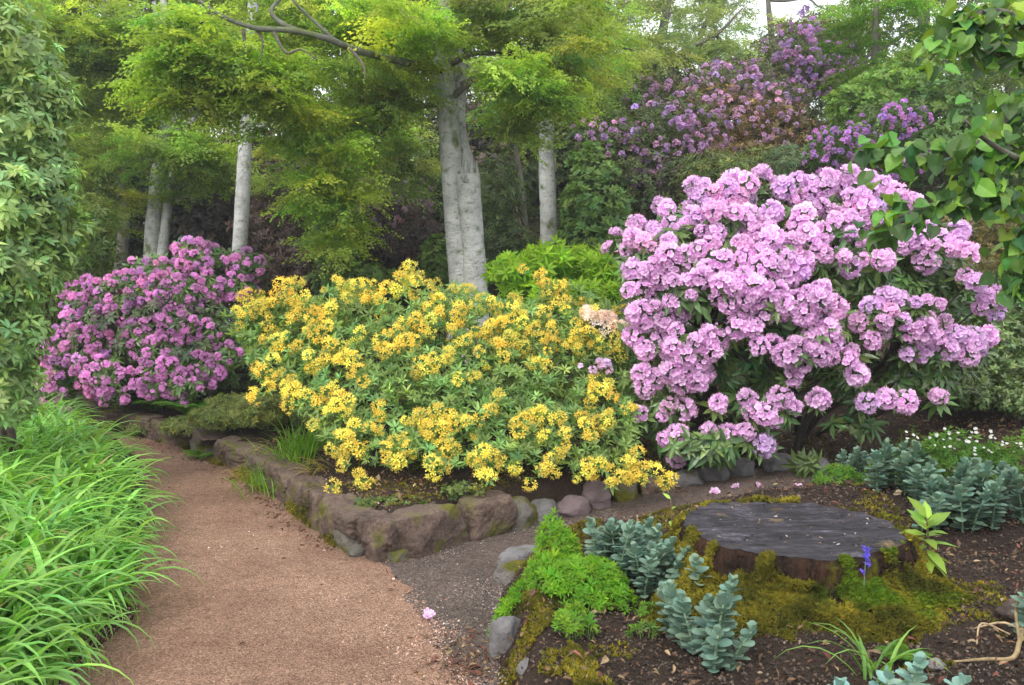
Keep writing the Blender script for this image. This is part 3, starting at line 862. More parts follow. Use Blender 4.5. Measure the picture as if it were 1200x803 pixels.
for (pts, n, hang) in (
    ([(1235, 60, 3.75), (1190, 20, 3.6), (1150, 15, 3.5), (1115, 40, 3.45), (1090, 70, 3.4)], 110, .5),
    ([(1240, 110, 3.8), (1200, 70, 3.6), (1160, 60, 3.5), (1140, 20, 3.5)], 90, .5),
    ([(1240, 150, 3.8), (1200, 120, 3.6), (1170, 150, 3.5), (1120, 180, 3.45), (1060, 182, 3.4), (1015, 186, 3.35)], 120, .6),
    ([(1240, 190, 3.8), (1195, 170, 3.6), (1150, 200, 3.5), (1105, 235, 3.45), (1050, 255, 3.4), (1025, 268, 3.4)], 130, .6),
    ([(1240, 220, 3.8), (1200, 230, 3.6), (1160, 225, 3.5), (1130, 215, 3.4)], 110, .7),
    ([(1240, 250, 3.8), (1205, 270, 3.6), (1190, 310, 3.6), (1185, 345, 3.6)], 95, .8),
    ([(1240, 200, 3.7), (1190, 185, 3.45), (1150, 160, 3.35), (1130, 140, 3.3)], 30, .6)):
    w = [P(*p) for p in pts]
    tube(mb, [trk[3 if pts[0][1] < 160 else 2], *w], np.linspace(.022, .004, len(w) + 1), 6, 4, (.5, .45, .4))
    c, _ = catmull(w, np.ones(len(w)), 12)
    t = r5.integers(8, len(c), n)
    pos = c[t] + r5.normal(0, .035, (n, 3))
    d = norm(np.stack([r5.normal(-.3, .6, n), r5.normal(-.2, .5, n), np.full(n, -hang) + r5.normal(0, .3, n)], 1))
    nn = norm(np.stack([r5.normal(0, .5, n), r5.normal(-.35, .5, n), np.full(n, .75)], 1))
    cr.scatter(LIME, pos, frames(d, nn), r5.uniform(.042, .074, n), jitter(np.where(r5.random((n, 1)) < .5, np.array([[.05, .12, .03]]), np.array([[.16, .31, .045]])), n, r5, .3, .2))  # darker green on about half the leaves paints in shade
child(mb, "trunk", M_bark, lime, True)
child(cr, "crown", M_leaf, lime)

# ------------------------------------------------------------------ shrubs
def leaf_bush(name, label, blobs, seed, col, whorls, lsize, mat, cat="shrub", group=None, blossom=None, base=None, stemcol=(.08, .06, .05), vjit=.2, nst=5):
    """blobs: (px, py, Y, half w px, half h px, half depth m, whorls); blossom = (template, size m, colour, [(px, py, Y, hw, hh, n)])"""
    r = np.random.default_rng(seed)
    ctr = np.array([P(b[0], b[1], b[2]) for b in blobs])
    bx, by = (ctr[:, 0].mean(), ctr[:, 1].mean()) if base is None else base
    B = np.array([bx, by, gz(bx, by)])
    t = thing(name, label, cat, group, tuple(B))
    fo = MB()
    for (px, py, Y, hw, hh, dY, n) in blobs:
        m = Y / F; c = P(px, py, Y)
        d = norm(r.normal(size=(n, 3))) * (r.uniform(0, 1, (n, 1)) ** .3)
        pos = c + d * np.array([hw * m, dY, hh * m]) * (1 + .15 * vnoise(d * 2.5 + seed, 1, seed))[:, None]
        grow_leaves(fo, whorls, pos, norm(d + np.array([0, -.1, .7]) + r.normal(0, .35, (n, 3))), lsize, jitter(col, n, r, vjit, .12), r)
    child(fo, "foliage", mat, t)
    st = MB(); stems(st, B, ctr, r, .035, stemcol, nst, .3)
    child(st, "stems", M_twig, t, True)
    if blossom:
        temps, size, bcol, pads = blossom
        pos, nn = pad_points(pads, r)
        b = MB(); R = frames_z(nn, r); n = len(pos); w = r.integers(0, len(temps), n)
        cc = jitter(bcol, n, r, .2, .08)
        for k in range(len(temps)):
            s = w == k; b.scatter(temps[k], pos[s], R[s], size * r.uniform(.6, 1.15, s.sum()), cc[s])
        child(b, "blossom", M_petal, t)
    return t
r6 = np.random.default_rng(66)
FL_SMALL = flower_t(r6, 5, .45)
TR_SMALL = [truss_t(r6, 8, FL_SMALL, 1, .5) for _ in range(3)]

# left edge evergreen (big whorled leaves)
leaf_bush("evergreen_shrub", "tall evergreen shrub with pale shiny leaf whorls at the left edge", [
    (15, 60, 6.8, 45, 60, .6, 260), (20, 150, 6.7, 50, 60, .6, 300), (30, 230, 6.6, 50, 60, .6, 300), (10, 310, 6.5, 50, 60, .6, 280), (50, 290, 6.9, 40, 45, .5, 190),
    (5, 390, 6.5, 36, 50, .5, 220), (58, 110, 6.9, 26, 30, .4, 110), (60, 200, 6.8, 26, 26, .35, 100), (78, 262, 7, 20, 22, .35, 70), (55, 320, 6.9, 20, 24, .35, 60), (-50, 150, 7, 60, 150, .8, 200), (-40, 350, 6.8, 60, 110, .7, 200), (5, 460, 6.5, 30, 40, .5, 170), (-20, -20, 6.9, 60, 50, .6, 150)],
    61, (.27, .40, .14), WH_RHW, .085, M_leaf, vjit=.34, base=(-4.5, 6.9))
leaf_bush("evergreen_shrub", "dull green bush between the left edge evergreen and the purple rhododendron", [
    (85, 290, 10.5, 45, 45, .7, 420), (105, 260, 11, 30, 30, .6, 200), (70, 350, 11, 35, 50, .6, 320), (40, 420, 11, 40, 50, .5, 300)],
    62, (.13, .20, .045), WH_LO, .09, M_leaf)
# dark copper-red shrubs in the shade
COPPER = (.085, .055, .048)
leaf_bush("copper_shrub", "dark coppery brown shrub in the shade left of the main beech trunk", [
    (330, 270, 14, 55, 45, 1, 650), (380, 250, 15, 60, 55, 1, 600), (310, 230, 15.5, 40, 40, 1, 350), (360, 310, 13, 60, 30, .8, 400)], 63, COPPER, WH_LO, .10, M_leaf, vjit=.35)
leaf_bush("copper_shrub", "dark purplish shrub with faint pink flecks close beside the main beech trunk", [
    (455, 250, 13.5, 50, 45, .9, 600), (490, 290, 12.8, 45, 35, .8, 450), (430, 300, 13, 45, 30, .8, 380)], 64, (.085, .062, .06), WH_LO, .10, M_leaf, vjit=.4,
    blossom=(TR_SMALL, .05, (.35, .22, .3), [(440, 250, 12.9, 45, 40, 40), (480, 230, 12.9, 30, 25, 20)]))
leaf_bush("green_shrub", "leafy green shrub below the hanging beech foliage, left of the trunk", [
    (395, 280, 12, 35, 40, .6, 380), (520, 310, 11.8, 30, 35, .5, 200), (420, 330, 11.5, 60, 20, .6, 260)], 65, (.11, .19, .03), WH_LOB, .085, M_leaf)
leaf_bush("dark_shrub", "shadowy dark shrub between the main beech and the thin sapling", [
    (585, 240, 14, 35, 60, .8, 420), (595, 300, 13.5, 40, 40, .8, 380), (600, 210, 17.5, 40, 45, .9, 300)], 66, (.07, .105, .03), WH_LO, .09, M_leaf, vjit=.3)
leaf_bush("rounded_shrub", "rounded dense mid green shrub beside the spotted grey trunk", [
    (700, 250, 13.5, 42, 55, .8, 700), (684, 285, 13.2, 32, 35, .6, 350), (715, 290, 13, 35, 40, .7, 400), (696, 200, 14, 32, 35, .7, 300)], 67, (.12, .22, .045), WH_LOB, .085, M_leaf)
leaf_bush("lime_green_shrub", "fresh yellow-green leafy shrub just behind the yellow azalea flowers", [
    (600, 320, 8.6, 28, 22, .4, 130), (640, 310, 8.7, 30, 28, .4, 170), (690, 315, 8.8, 35, 25, .4, 170), (720, 335, 8.5, 25, 22, .35, 110), (655, 345, 8.4, 70, 15, .4, 200)],
    68, (.22, .36, .03), WH_AZ, .095, M_thin, base=(.6, 8.7))

# rhododendrons up the hillside
def hillpads(l, Y): return [(a, b, Y - .5, c * 1.4, d * 1.4, int(n * .95)) for a, b, c, d, n in l]
LILAC, VIOLET = (.48, .28, .48), (.36, .13, .5)
leaf_bush("hill_rhododendron", "rhododendron with faded lilac flowers on the slope left of the large pink one", [
    (745, 185, 14.5, 50, 55, 1, 650), (790, 160, 14.8, 50, 50, 1, 550), (735, 230, 13.8, 35, 50, .8, 400), (720, 170, 15, 35, 30, .8, 250), (800, 220, 13.8, 45, 40, .8, 400)],
    71, (.085, .11, .035), WH_LO, .10, M_leaf, vjit=.3,
    blossom=(TR_SMALL, .055, LILAC, hillpads([(770, 165, 40, 30, 46), (745, 195, 35, 30, 36), (810, 150, 30, 30, 26), (735, 235, 22, 25, 14), (790, 195, 30, 20, 16), (700, 160, 25, 15, 20), (750, 230, 20, 20, 8)], 14.5)))
leaf_bush("hill_rhododendron", "tall violet flowered rhododendron at the top of the slope under the white sky", [
    (930, 75, 18, 55, 50, 1.2, 700), (890, 110, 17.5, 50, 40, 1.1, 500), (970, 80, 18, 40, 45, 1, 450), (950, 50, 18.5, 30, 30, .9, 250)],
    72, (.11, .13, .05), WH_LO, .115, M_leaf, vjit=.3,
    blossom=(TR_SMALL, .062, (.45, .25, .49), hillpads([(930, 60, 30, 22, 48), (940, 30, 12, 14, 14), (975, 58, 22, 16, 32), (900, 80, 30, 18, 28), (945, 90, 35, 16, 32), (880, 105, 30, 10, 14), (840, 85, 30, 10, 18), (935, 105, 15, 14, 12), (990, 85, 18, 10, 10)], 17.6)))
leaf_bush("hill_rhododendron", "deep violet rhododendron low on the slope just above the large pink one", [
    (985, 175, 12.5, 40, 28, .7, 420), (1040, 150, 12.8, 45, 30, .8, 450), (1070, 185, 12.4, 40, 30, .7, 330)],
    73, (.09, .15, .04), WH_LO, .09, M_leaf, vjit=.3,
    blossom=(TR_SMALL, .043, (.47, .23, .53), hillpads([(985, 170, 28, 18, 50), (1035, 145, 25, 16, 28), (1065, 138, 18, 14, 18), (960, 190, 15, 12, 10), (1000, 160, 20, 12, 18), (1060, 190, 25, 15, 22), (1040, 200, 15, 10, 8)], 12.5)))
leaf_bush("brown_azalea", "reddish brown twiggy azalea with few flowers in the middle of the slope", [
    (850, 150, 15.2, 55, 50, 1, 650), (905, 160, 15.4, 50, 45, 1, 520), (870, 195, 14.2, 55, 30, .9, 450), (830, 190, 14.5, 35, 30, .8, 250)],
    74, (.16, .115, .045), WH_LO, .085, M_leaf, vjit=.45, nst=9, stemcol=(.14, .07, .04),
    blossom=(TR_SMALL, .05, (.5, .3, .45), [(850, 150, 14.5, 55, 45, 60), (820, 170, 14, 25, 25, 24), (900, 140, 14.8, 40, 35, 30)]))
leaf_bush("hill_rhododendron", "pinkish lilac rhododendron filling the slope between the brown azalea and the tall violet one", [
    (860, 105, 16.8, 50, 35, 1, 480), (820, 120, 16.5, 45, 35, 1, 420), (910, 130, 16.5, 45, 30, 1, 380), (770, 115, 17, 40, 35, 1, 330)], 174, (.10, .115, .045), WH_LO, .105, M_leaf, vjit=.35,
    blossom=(TR_SMALL, .058, (.48, .29, .48), [(850, 100, 16, 50, 25, 60), (800, 120, 16, 45, 25, 46), (905, 120, 16, 40, 22, 40), (760, 110, 16.3, 30, 20, 18)]))
leaf_bush("green_shrub", "olive green bush in front of the brown azalea on the slope", [
    (840, 205, 12.5, 45, 25, .7, 330), (890, 195, 12.8, 35, 20, .6, 240)], 75, (.12, .16, .045), WH_LO, .085, M_leaf, vjit=.3)
leaf_bush("grey_shrub", "small grey-green rounded shrub tucked behind the top of the pink rhododendron", [
    (918, 188, 11.5, 20, 18, .35, 230)], 76, (.14, .2, .10), WH_LO, .06, M_leaf)
leaf_bush("green_shrub", "bright green leafy bush between the two violet rhododendrons on the slope", [
    (1030, 110, 14, 40, 28, .8, 330), (1000, 125, 14, 30, 25, .7, 220), (1060, 90, 14.3, 35, 30, .7, 260)], 77, (.16, .29, .045), WH_LOB, .08, M_leaf)
leaf_bush("dark_shrub", "dark green bush high on the slope behind the lime leaves", [
    (1100, 130, 13, 45, 45, .8, 480), (1150, 170, 12.6, 55, 45, .8, 480), (1200, 210, 12.2, 50, 45, .8, 400), (1090, 180, 12.4, 40, 30, .7, 260)], 78, (.09, .17, .035), WH_LOB, .085, M_leaf, vjit=.3)
leaf_bush("low_shrub", "low dry brownish green growth on the bank right of the pink rhododendron", [
    (1130, 270, 10.5, 60, 18, .6, 330), (1190, 290, 10.2, 50, 25, .6, 280), (1150, 320, 9.6, 50, 20, .5, 280)], 79, (.14, .125, .04), WH_LO, .07, M_leaf, vjit=.4)
leaf_bush("evergreen_groundcover", "low dark cotoneaster mound on the bank at the right edge", [
    (1150, 400, 8.2, 60, 30, .5, 520), (1195, 380, 8.4, 40, 35, .5, 380), (1120, 440, 7.9, 55, 25, .45, 420), (1190, 440, 7.8, 50, 28, .45, 420), (1215, 340, 8.8, 40, 30, .5, 250), (1130, 462, 7.4, 40, 14, .35, 300), (1195, 468, 7.3, 40, 18, .35, 320)], 80, (.11, .17, .045), WH_LOB, .05, M_gloss, vjit=.35)

# ------------------------------------------------------------------ purple rhododendron (left)
r7 = np.random.default_rng(77)
def add_area(pads, Yf, cell):
    return [(x, y, Yf(x, y), hw, hh, max(1, int(round(3.14 * hw * hh / cell)))) for (x, y, hw, hh) in pads]
FL_PURP = flower_t(r7, 5, .45, 0, (1.0, .95, 1.0), (1, 1, 1), (1.2, 1.6, 1.2))
TR_PURP = [truss_t(r7, 10, FL_PURP, 1, .5) for _ in range(4)]
pz = gz(-3.75, 9.95)
purple = thing("purple_rhododendron", "magenta-purple rhododendron in full bloom left of the yellow azalea", "rhododendron", None, (-3.75, 9.95, pz))
def Yp(x, y): return 9.45 + max(0, (450 - y)) / 170 * .8 + abs(x - 180) / 130 * .25
pp = add_area([(230, 308, 35, 24), (175, 318, 35, 20), (112, 352, 40, 28), (150, 350, 45, 32), (200, 345, 45, 30), (240, 338, 28, 24), (285, 308, 24, 17), (278, 338, 16, 22), (300, 372, 15, 8),
               (75, 412, 24, 32), (60, 452, 18, 26), (102, 405, 35, 33), (122, 440, 33, 24), (105, 380, 36, 22), (168, 395, 22, 25), (205, 380, 38, 24), (185, 410, 28, 18), (250, 392, 20, 18), (262, 418, 20, 18),
               (238, 430, 28, 16), (190, 432, 32, 14), (215, 448, 34, 16), (178, 452, 24, 14), (130, 460, 24, 13), (76, 478, 12, 12), (215, 468, 12, 9), (225, 290, 25, 10)], Yp, 62)
pos, nn = pad_points(pp, r7, 1.5)
k = thin(pos, .088); pos, nn = pos[k], nn[k]
cols = jitter((.74, .34, .66), len(pos), r7, .16, .05)
bpos = pos[::2] * 1.0; bpos[:, 1] = 2 * 10.3 - bpos[:, 1]
allp = np.vstack([pos, bpos]); alln = np.vstack([nn, nn[::2] * [1, -1, 1]]); allc = np.vstack([cols, cols[::2]])
flower_parts(purple, "flower_truss", TR_PURP, M_petal, allp, alln, .054, np.clip(allc, 0, .9), r7)
fo = MB()
ex, en = pad_points(pp, r7, 1.1); ex[:, 1] += r7.uniform(.03, .45, len(ex))
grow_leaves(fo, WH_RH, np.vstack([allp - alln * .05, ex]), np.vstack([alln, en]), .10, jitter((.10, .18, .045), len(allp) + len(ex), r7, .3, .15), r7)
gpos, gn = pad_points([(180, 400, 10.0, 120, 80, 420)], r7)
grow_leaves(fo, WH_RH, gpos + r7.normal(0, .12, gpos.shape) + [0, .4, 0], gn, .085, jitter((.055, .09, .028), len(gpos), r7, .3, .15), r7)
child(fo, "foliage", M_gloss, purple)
st = MB(); stems(st, np.array([-3.7, 9.95, pz]), np.array([P(a, b, c + .15) for a, b, c, *_ in pp]), r7, .03, (.05, .035, .03), 8, .22)
child(st, "stems", M_twig, purple, True)

# ------------------------------------------------------------------ pink rhododendron (right)
r8 = np.random.default_rng(88)
FL_PINK = flower_t(r8, 5, .47, .0, (.95, .80, .93), (1.06, 1.06, 1.06), (1.1, .9, 1.0))
TR_PINK = [truss_t(r8, 25, FL_PINK, 1.06, .325, .9, -.35) for _ in range(5)]
kz = gz(2.35, 7.4)
pink = thing("pink_rhododendron", "huge pale lilac-pink rhododendron in bloom behind the tree stump", "rhododendron", None, (2.35, 7.4, kz))
def Yk(x, y):
    u = min(1, abs(x - 945) / 260)
    return 7.55 - 1.15 * math.sqrt(1 - u * u * .8) + max(0, 330 - y) / 130 * .75
pk = add_area([(765, 285, 28, 16), (795, 262, 30, 22), (835, 232, 40, 22), (880, 218, 28, 16), (850, 265, 45, 22), (805, 300, 45, 26), (850, 305, 40, 24), (895, 265, 18, 22), (925, 222, 24, 16), (955, 222, 30, 16),
               (990, 215, 28, 14), (1035, 232, 36, 18), (990, 240, 36, 14), (960, 265, 40, 18), (925, 282, 40, 18), (985, 275, 30, 14), (1010, 252, 28, 14), (900, 312, 38, 20), (950, 300, 20, 12),
               (990, 300, 22, 12), (1035, 302, 24, 11), (1065, 285, 20, 12), (1098, 275, 28, 18), (1090, 295, 25, 14), (1125, 312, 22, 18), (1135, 330, 14, 12), (765, 318, 25, 14), (750, 345, 22, 10), (770, 365, 30, 16),
               (815, 340, 40, 20), (870, 340, 40, 22), (905, 352, 30, 16), (950, 355, 30, 20), (968, 385, 28, 16), (760, 385, 25, 14), (770, 400, 32, 14), (810, 405, 35, 24), (840, 395, 16, 16), (875, 378, 26, 14), (885, 402, 22, 10), (920, 372, 24, 12),
               (945, 412, 32, 14), (1030, 372, 30, 18), (1070, 362, 32, 14), (1050, 385, 36, 10), (1020, 395, 14, 8), (1160, 352, 18, 12), (1170, 365, 12, 8), (1110, 388, 22, 12), (1140, 392, 18, 12), (1100, 412, 20, 10), (1125, 415, 20, 9), (1155, 408, 12, 8), (1065, 395, 10, 8),
               (755, 445, 26, 14), (775, 465, 18, 12), (765, 487, 20, 14), (800, 435, 30, 14), (815, 428, 22, 16), (790, 475, 14, 10), (790, 510, 18, 10), (830, 512, 34, 10), (860, 505, 20, 10),
               (905, 480, 26, 12), (915, 470, 12, 10), (895, 500, 12, 8), (835, 475, 16, 7), (930, 425, 10, 9), (975, 420, 26, 10)], Yk, 240)
pk += [(x, y, Yk(x, y), 3, 3, 1) for x, y in [(926, 441), (876, 468), (793, 538), (895, 522), (1003, 438), (1017, 472), (1040, 466), (1060, 470), (1100, 466), (958, 470), (1065, 415), (1052, 340), (1040, 350), (885, 485), (738, 290), (745, 265), (1085, 380), (1000, 412)]]
pos, nn = pad_points(pk, r8, 2.3)
k = thin(pos, .092); pos, nn = pos[k], nn[k]
cols = jitter((.82, .58, .81), len(pos), r8, .09, .035)
bp = pos[::2].copy(); bp[:, 1] = 2 * 7.75 - bp[:, 1]
allp = np.vstack([pos, bp]); alln = np.vstack([nn, nn[::2] * [1, -1, 1]]); allc = np.vstack([cols, cols[::2]])
flower_parts(pink, "flower_truss", TR_PINK, M_petal, allp, alln, .086, np.clip(allc, 0, .92), r8)
fo = MB()
ex, en = pad_points(pk, r8, .9); ex[:, 1] += r8.uniform(.0, .35, len(ex)); ex[:, 2] -= .04
grow_leaves(fo, WH_RH, np.vstack([allp - alln * .06, ex]), np.vstack([alln, en]), .125, jitter((.075, .14, .035), len(allp) + len(ex), r8, .3, .15), r8)
gl = [(1040, 345, 6.9, 60, 25, 46), (985, 330, 6.8, 40, 22, 34), (1090, 330, 7.0, 40, 18, 26), (1080, 435, 6.9, 60, 22, 40), (1010, 450, 7.0, 50, 25, 34), (830, 520, 6.5, 60, 16, 30), (870, 430, 6.9, 40, 25, 26),
      (800, 320, 6.9, 60, 60, 36), (950, 330, 7.3, 150, 70, 110), (1100, 370, 7.4, 60, 50, 50), (900, 250, 7.4, 100, 30, 60), (930, 255, 6.9, 20, 14, 12), (745, 330, 6.9, 18, 30, 14), (905, 400, 7.3, 140, 50, 80), (940, 540, 6.6, 20, 8, 5), (1000, 500, 6.8, 30, 12, 10)]
gpos, gn = pad_points(gl, r8)
grow_leaves(fo, WH_RH, gpos, gn, .125, jitter((.075, .14, .035), len(gpos), r8, .3, .18), r8)
child(fo, "foliage", M_gloss, pink)
st = MB(); stems(st, np.array([2.0, 7.35, kz]), np.array([P(a, b, c + .12) for a, b, c, *_ in pk]), r8, .035, (.04, .032, .026), 9, .28)
child(st, "stems", M_twig, pink, True)

# ------------------------------------------------------------------ yellow azalea
r9 = np.random.default_rng(99)
FL_YEL = flower_t(r9, 5, .24, .35, (1.0, .86, .8), (1.0, 1.0, 1.0), (1.0, .95, 1.2), .7)
TR_YEL = [truss_t(r9, int(r9.integers(6, 10)), FL_YEL, 1.15, .5, .8, -.25) for _ in range(7)]
yz = gz(-.35, 6.7)
yellow = thing("yellow_azalea", "broad golden yellow azalea spreading over the stone edging in front of the beech", "azalea", None, (-.35, 6.75, yz))
def Yy(x, y):
    return 5.85 + np.clip(565 - np.asarray(y), 0, 300) / 230 * 1.35 + np.abs(np.asarray(x) - 540) / 250 * .3
SP = [(423, 339, 3), (467, 335, 4), (496, 334, 5), (484, 319, 3), (524, 341, 3), (545, 350, 3), (511, 361, 3), (477, 374, 3), (528, 371, 4), (571, 359, 4), (415, 388, 4), (455, 394, 3), (479, 399, 3), (509, 384, 3), (521, 421, 5), (494, 430, 2),
      (548, 440, 2), (560, 386, 5), (588, 394, 6), (575, 415, 4), (602, 381, 5), (632, 371, 6), (642, 334, 4), (672, 340, 4), (719, 354, 3), (595, 350, 2), (622, 321, 1), (635, 391, 5), (662, 391, 6), (686, 401, 6), (709, 401, 6), (722, 408, 3), (410, 425, 4),
      (430, 441, 4), (403, 472, 3), (706, 445, 2), (702, 461, 5), (632, 425, 3), (585, 470, 3), (620, 475, 4), (568, 488, 4), (524, 485, 4), (491, 492, 5), (511, 505, 4), (427, 505, 5), (413, 519, 5), (470, 515, 2), (457, 525, 2), (494, 522, 4), (565, 529, 4),
      (545, 499, 4), (615, 502, 4), (642, 485, 5), (655, 512, 4), (676, 485, 2), (689, 505, 3), (713, 492, 3), (736, 482, 2), (659, 529, 3), (702, 535, 4), (464, 535, 2), (296, 354, 5), (279, 374, 4), (309, 364, 4), (336, 340, 5), (328, 357, 4), (360, 371, 5),
      (323, 374, 2), (370, 388, 5), (319, 404, 3), (373, 421, 5), (353, 414, 2), (318, 433, 4), (306, 457, 3), (387, 455, 5), (350, 455, 5), (346, 468, 3), (390, 340, 4), (360, 472, 2), (393, 485, 4), (366, 502, 3), (397, 519, 4), (333, 445, 2), (385, 365, 4),
      (424, 563, 2), (462, 538, 1), (511, 546, 3), (571, 562, 3), (561, 536, 3), (622, 555, 3), (649, 545, 3), (676, 551, 3), (702, 543, 4), (716, 563, 3), (729, 550, 4), (756, 558, 4), (781, 560, 3), (740, 540, 4), (391, 570, 1), (440, 360, 3), (455, 415, 2), (660, 360, 3),
      (690, 370, 3), (615, 400, 4), (650, 410, 3), (540, 395, 4), (600, 365, 4), (350, 345, 3), (405, 350, 3), (436, 345, 2), (345, 395, 3), (390, 400, 3), (410, 545, 1), (600, 540, 2), (530, 520, 3), (450, 480, 2)]
pos, nn = pad_points([(x, y, float(Yy(x, y)) - .04, 9 + 2.2 * n, 7 + 1.6 * n, n) for x, y, n in SP], r9, 1.35)
k = thin(pos, .05); pos, nn = pos[k], nn[k]
cols = jitter((.88, .77, .14), len(pos), r9, .14, .08)
bp = pos[::2].copy(); bp[:, 1] = 2 * 7.15 - bp[:, 1] + .6
allp = np.vstack([pos, bp]); alln = np.vstack([nn, nn[::2] * [1, -1, 1]]); allc = np.vstack([cols, cols[::2]])
flower_parts(yellow, "flower_cluster", TR_YEL, M_ypetal, allp, alln, .048, np.clip(allc, 0, .95), r9)
fo = MB()
def az_region(n):
    """leaf tips over the rounded face of the bush and through its body"""
    x = r9.uniform(282, 745, n); u = (x - 520) / 240
    top = 345 + 60 * np.clip(np.abs(u) - .75, 0, 1) - 12 * np.sin(x * .05) + np.where(x < 330, (330 - x) * .4, 0)
    bot = np.interp(x, [282, 300, 330, 360, 400, 430, 690, 750], [392, 440, 456, 490, 532, 545, 547, 540])
    y = top + (bot - top) * r9.uniform(0, 1, n)
    return x, y
x, y = az_region(2700)
dep = r9.uniform(0, 1, 2700) ** 1.5 * .5 - .05
gp = P(x, y, Yy(x, y) + dep)
gn = norm(np.stack([(x - 520) / 400, np.full(len(x), -.6), np.full(len(x), .75)], 1) + r9.normal(0, .35, (len(x), 3)))
keep = fbm(gp, 4.2, 91, 2) > -.75
gp, gn = gp[keep], gn[keep]
bk = gp[::3].copy(); bk[:, 1] = 2 * 7.15 - bk[:, 1] + .6
ap = np.vstack([gp, bk, allp - alln * .045]); an = np.vstack([gn, gn[::3] * [1, -1, 1], alln])
grow_leaves(fo, WH_AZ, ap, an, .068, jitter((.19, .31, .08), len(ap), r9, .25, .16), r9)
child(fo, "foliage", M_leaf, yellow)
st = MB()
tg = gp[r9.choice(len(gp), 170, replace=False)]
stems(st, np.array([-.3, 6.75, yz]), tg, r9, .013, (.06, .045, .035), 18, .3)
child(st, "stems", M_twig, yellow, True)

peach_r = np.random.default_rng(101)
leaf_bush("peach_azalea", "small azalea with pale peach-cream flowers beside the pink rhododendron", [
    (700, 385, 7.3, 28, 16, .25, 90), (715, 420, 7.2, 20, 25, .25, 70)], 102, (.09, .17, .035), WH_AZ, .06, M_leaf,
    blossom=(TR_YEL, .045, (.9, .74, .6), [(700, 375, 7.05, 20, 8, 14), (722, 385, 7.0, 14, 8, 12), (690, 368, 7.1, 8, 6, 4)]))
leaf_bush("lilac_azalea", "tiny lilac flowered azalea half hidden between yellow and pink blossoms", [
    (700, 432, 6.9, 25, 14, .2, 60)], 103, (.09, .15, .04), WH_AZ, .055, M_leaf,
    blossom=(TR_SMALL, .035, (.7, .5, .68), [(700, 430, 6.7, 22, 6, 9)]))

# ------------------------------------------------------------------ stones
def rock(mb, c, size, seed, rz=0.0, boxy=.6, sub=3, rough=.16, tilt=0):
    import bmesh
    bm = bmesh.new()
    if boxy > .85:
        bmesh.ops.create_cube(bm, size=2); bmesh.ops.subdivide_edges(bm, edges=bm.edges[:], cuts=15, use_grid_fill=True); bmesh.ops.triangulate(bm, faces=bm.faces[:])
    else: bmesh.ops.create_icosphere(bm, subdivisions=sub, radius=1)
    v = np.array([x.co[:] for x in bm.verts]); f = np.array([[w.index for w in t.verts] for t in bm.faces]); bm.free()
    mxn = np.abs(v).max(1, keepdims=True)
    if boxy > .85: v = v / ((np.abs(v) ** 9).sum(1, keepdims=True) ** (1 / 9)) * .92; hlo, hhi = 1.0, 1.3
    else: v = v * (1 - boxy) + (v / mxn) * boxy * .88; hlo, hhi = .74, .95
    r = np.random.default_rng(seed)
    for _ in range(9):                                       # split faces
        d = norm(r.normal(size=3) * [1, 1, .8]); h = r.uniform(hlo, hhi)
        e = v @ d - h; v = v - np.clip(e, 0, None)[:, None] * d
    v = v * (1 + rough * .5 * fbm(v + seed * 3.7, 1.4, seed, 2) + rough * .34 * fbm(v + seed * 1.7, 5, seed, 4))[:, None]
    if boxy > .85: v[:, 0] += .18 * r.normal() * v[:, 2] + .12 * r.normal() * v[:, 1]; v[:, 2] += .10 * r.normal() * v[:, 0]
    v = v * np.asarray(size) * .5
    a, t = rz, tilt
    Rz = np.array([[math.cos(a), -math.sin(a), 0], [math.sin(a), math.cos(a), 0], [0, 0, 1]])
    Rx = np.array([[math.cos(t), 0, math.sin(t)], [0, 1, 0], [-math.sin(t), 0, math.cos(t)]])
    mb.add(v @ (Rz @ Rx).T + np.asarray(c), f)

wr = np.random.default_rng(120)
wall = thing("stone_wall", "low mossy dry stone wall holding the azalea bed along the gravel path", "stone wall", None, (-1.7, 6.75, 0))
wl = np.array([(-6, 11.1), (-4.3, 9.95), (-3.2, 8.95), (-2.38, 7.85), (-1.68, 6.75), (-.95, 5.45)])
seg = np.r_[0, np.cumsum(np.linalg.norm(np.diff(wl, axis=0), axis=1))]
s = .1; nst = 0
while s < seg[-1] - .1:
    L = wr.uniform(.30, .62)
    x = np.interp(s + L / 2, seg, wl[:, 0]); y = np.interp(s + L / 2, seg, wl[:, 1])
    i = min(len(wl) - 2, int(np.searchsorted(seg, s + L / 2) - 1)); dv = wl[i + 1] - wl[i]; a = math.atan2(dv[1], dv[0])
    m = M_stone_moss if wr.random() < .45 else M_stone
    if wr.random() < .5:
        b = MB(); rock(b, (x, y, .075), (L * 1.06, .27, .35 + wr.uniform(-.03, .03)), 200 + nst, a + wr.normal(0, .09), .93, 4, .16, wr.normal(0, .05)); child(b, "stone", M_stone, wall, True); nst += 1
    else:
        h = wr.uniform(.09, .14)
        b = MB(); rock(b, (x + dv[0] * .015, y, h / 2 - .04), (L * 1.07, .29, h + .12), 200 + nst, a + wr.normal(0, .05), .93, 4, .13); child(b, "stone", m, wall, True); nst += 1
        b = MB(); rock(b, (x - dv[0] * .02, y, h + (.22 - h) / 2), (L * 1.03, .27, .27 - h), 200 + nst, a + wr.normal(0, .07), .93, 4, .13); child(b, "stone", M_stone, wall, True); nst += 1
    s += L * .97
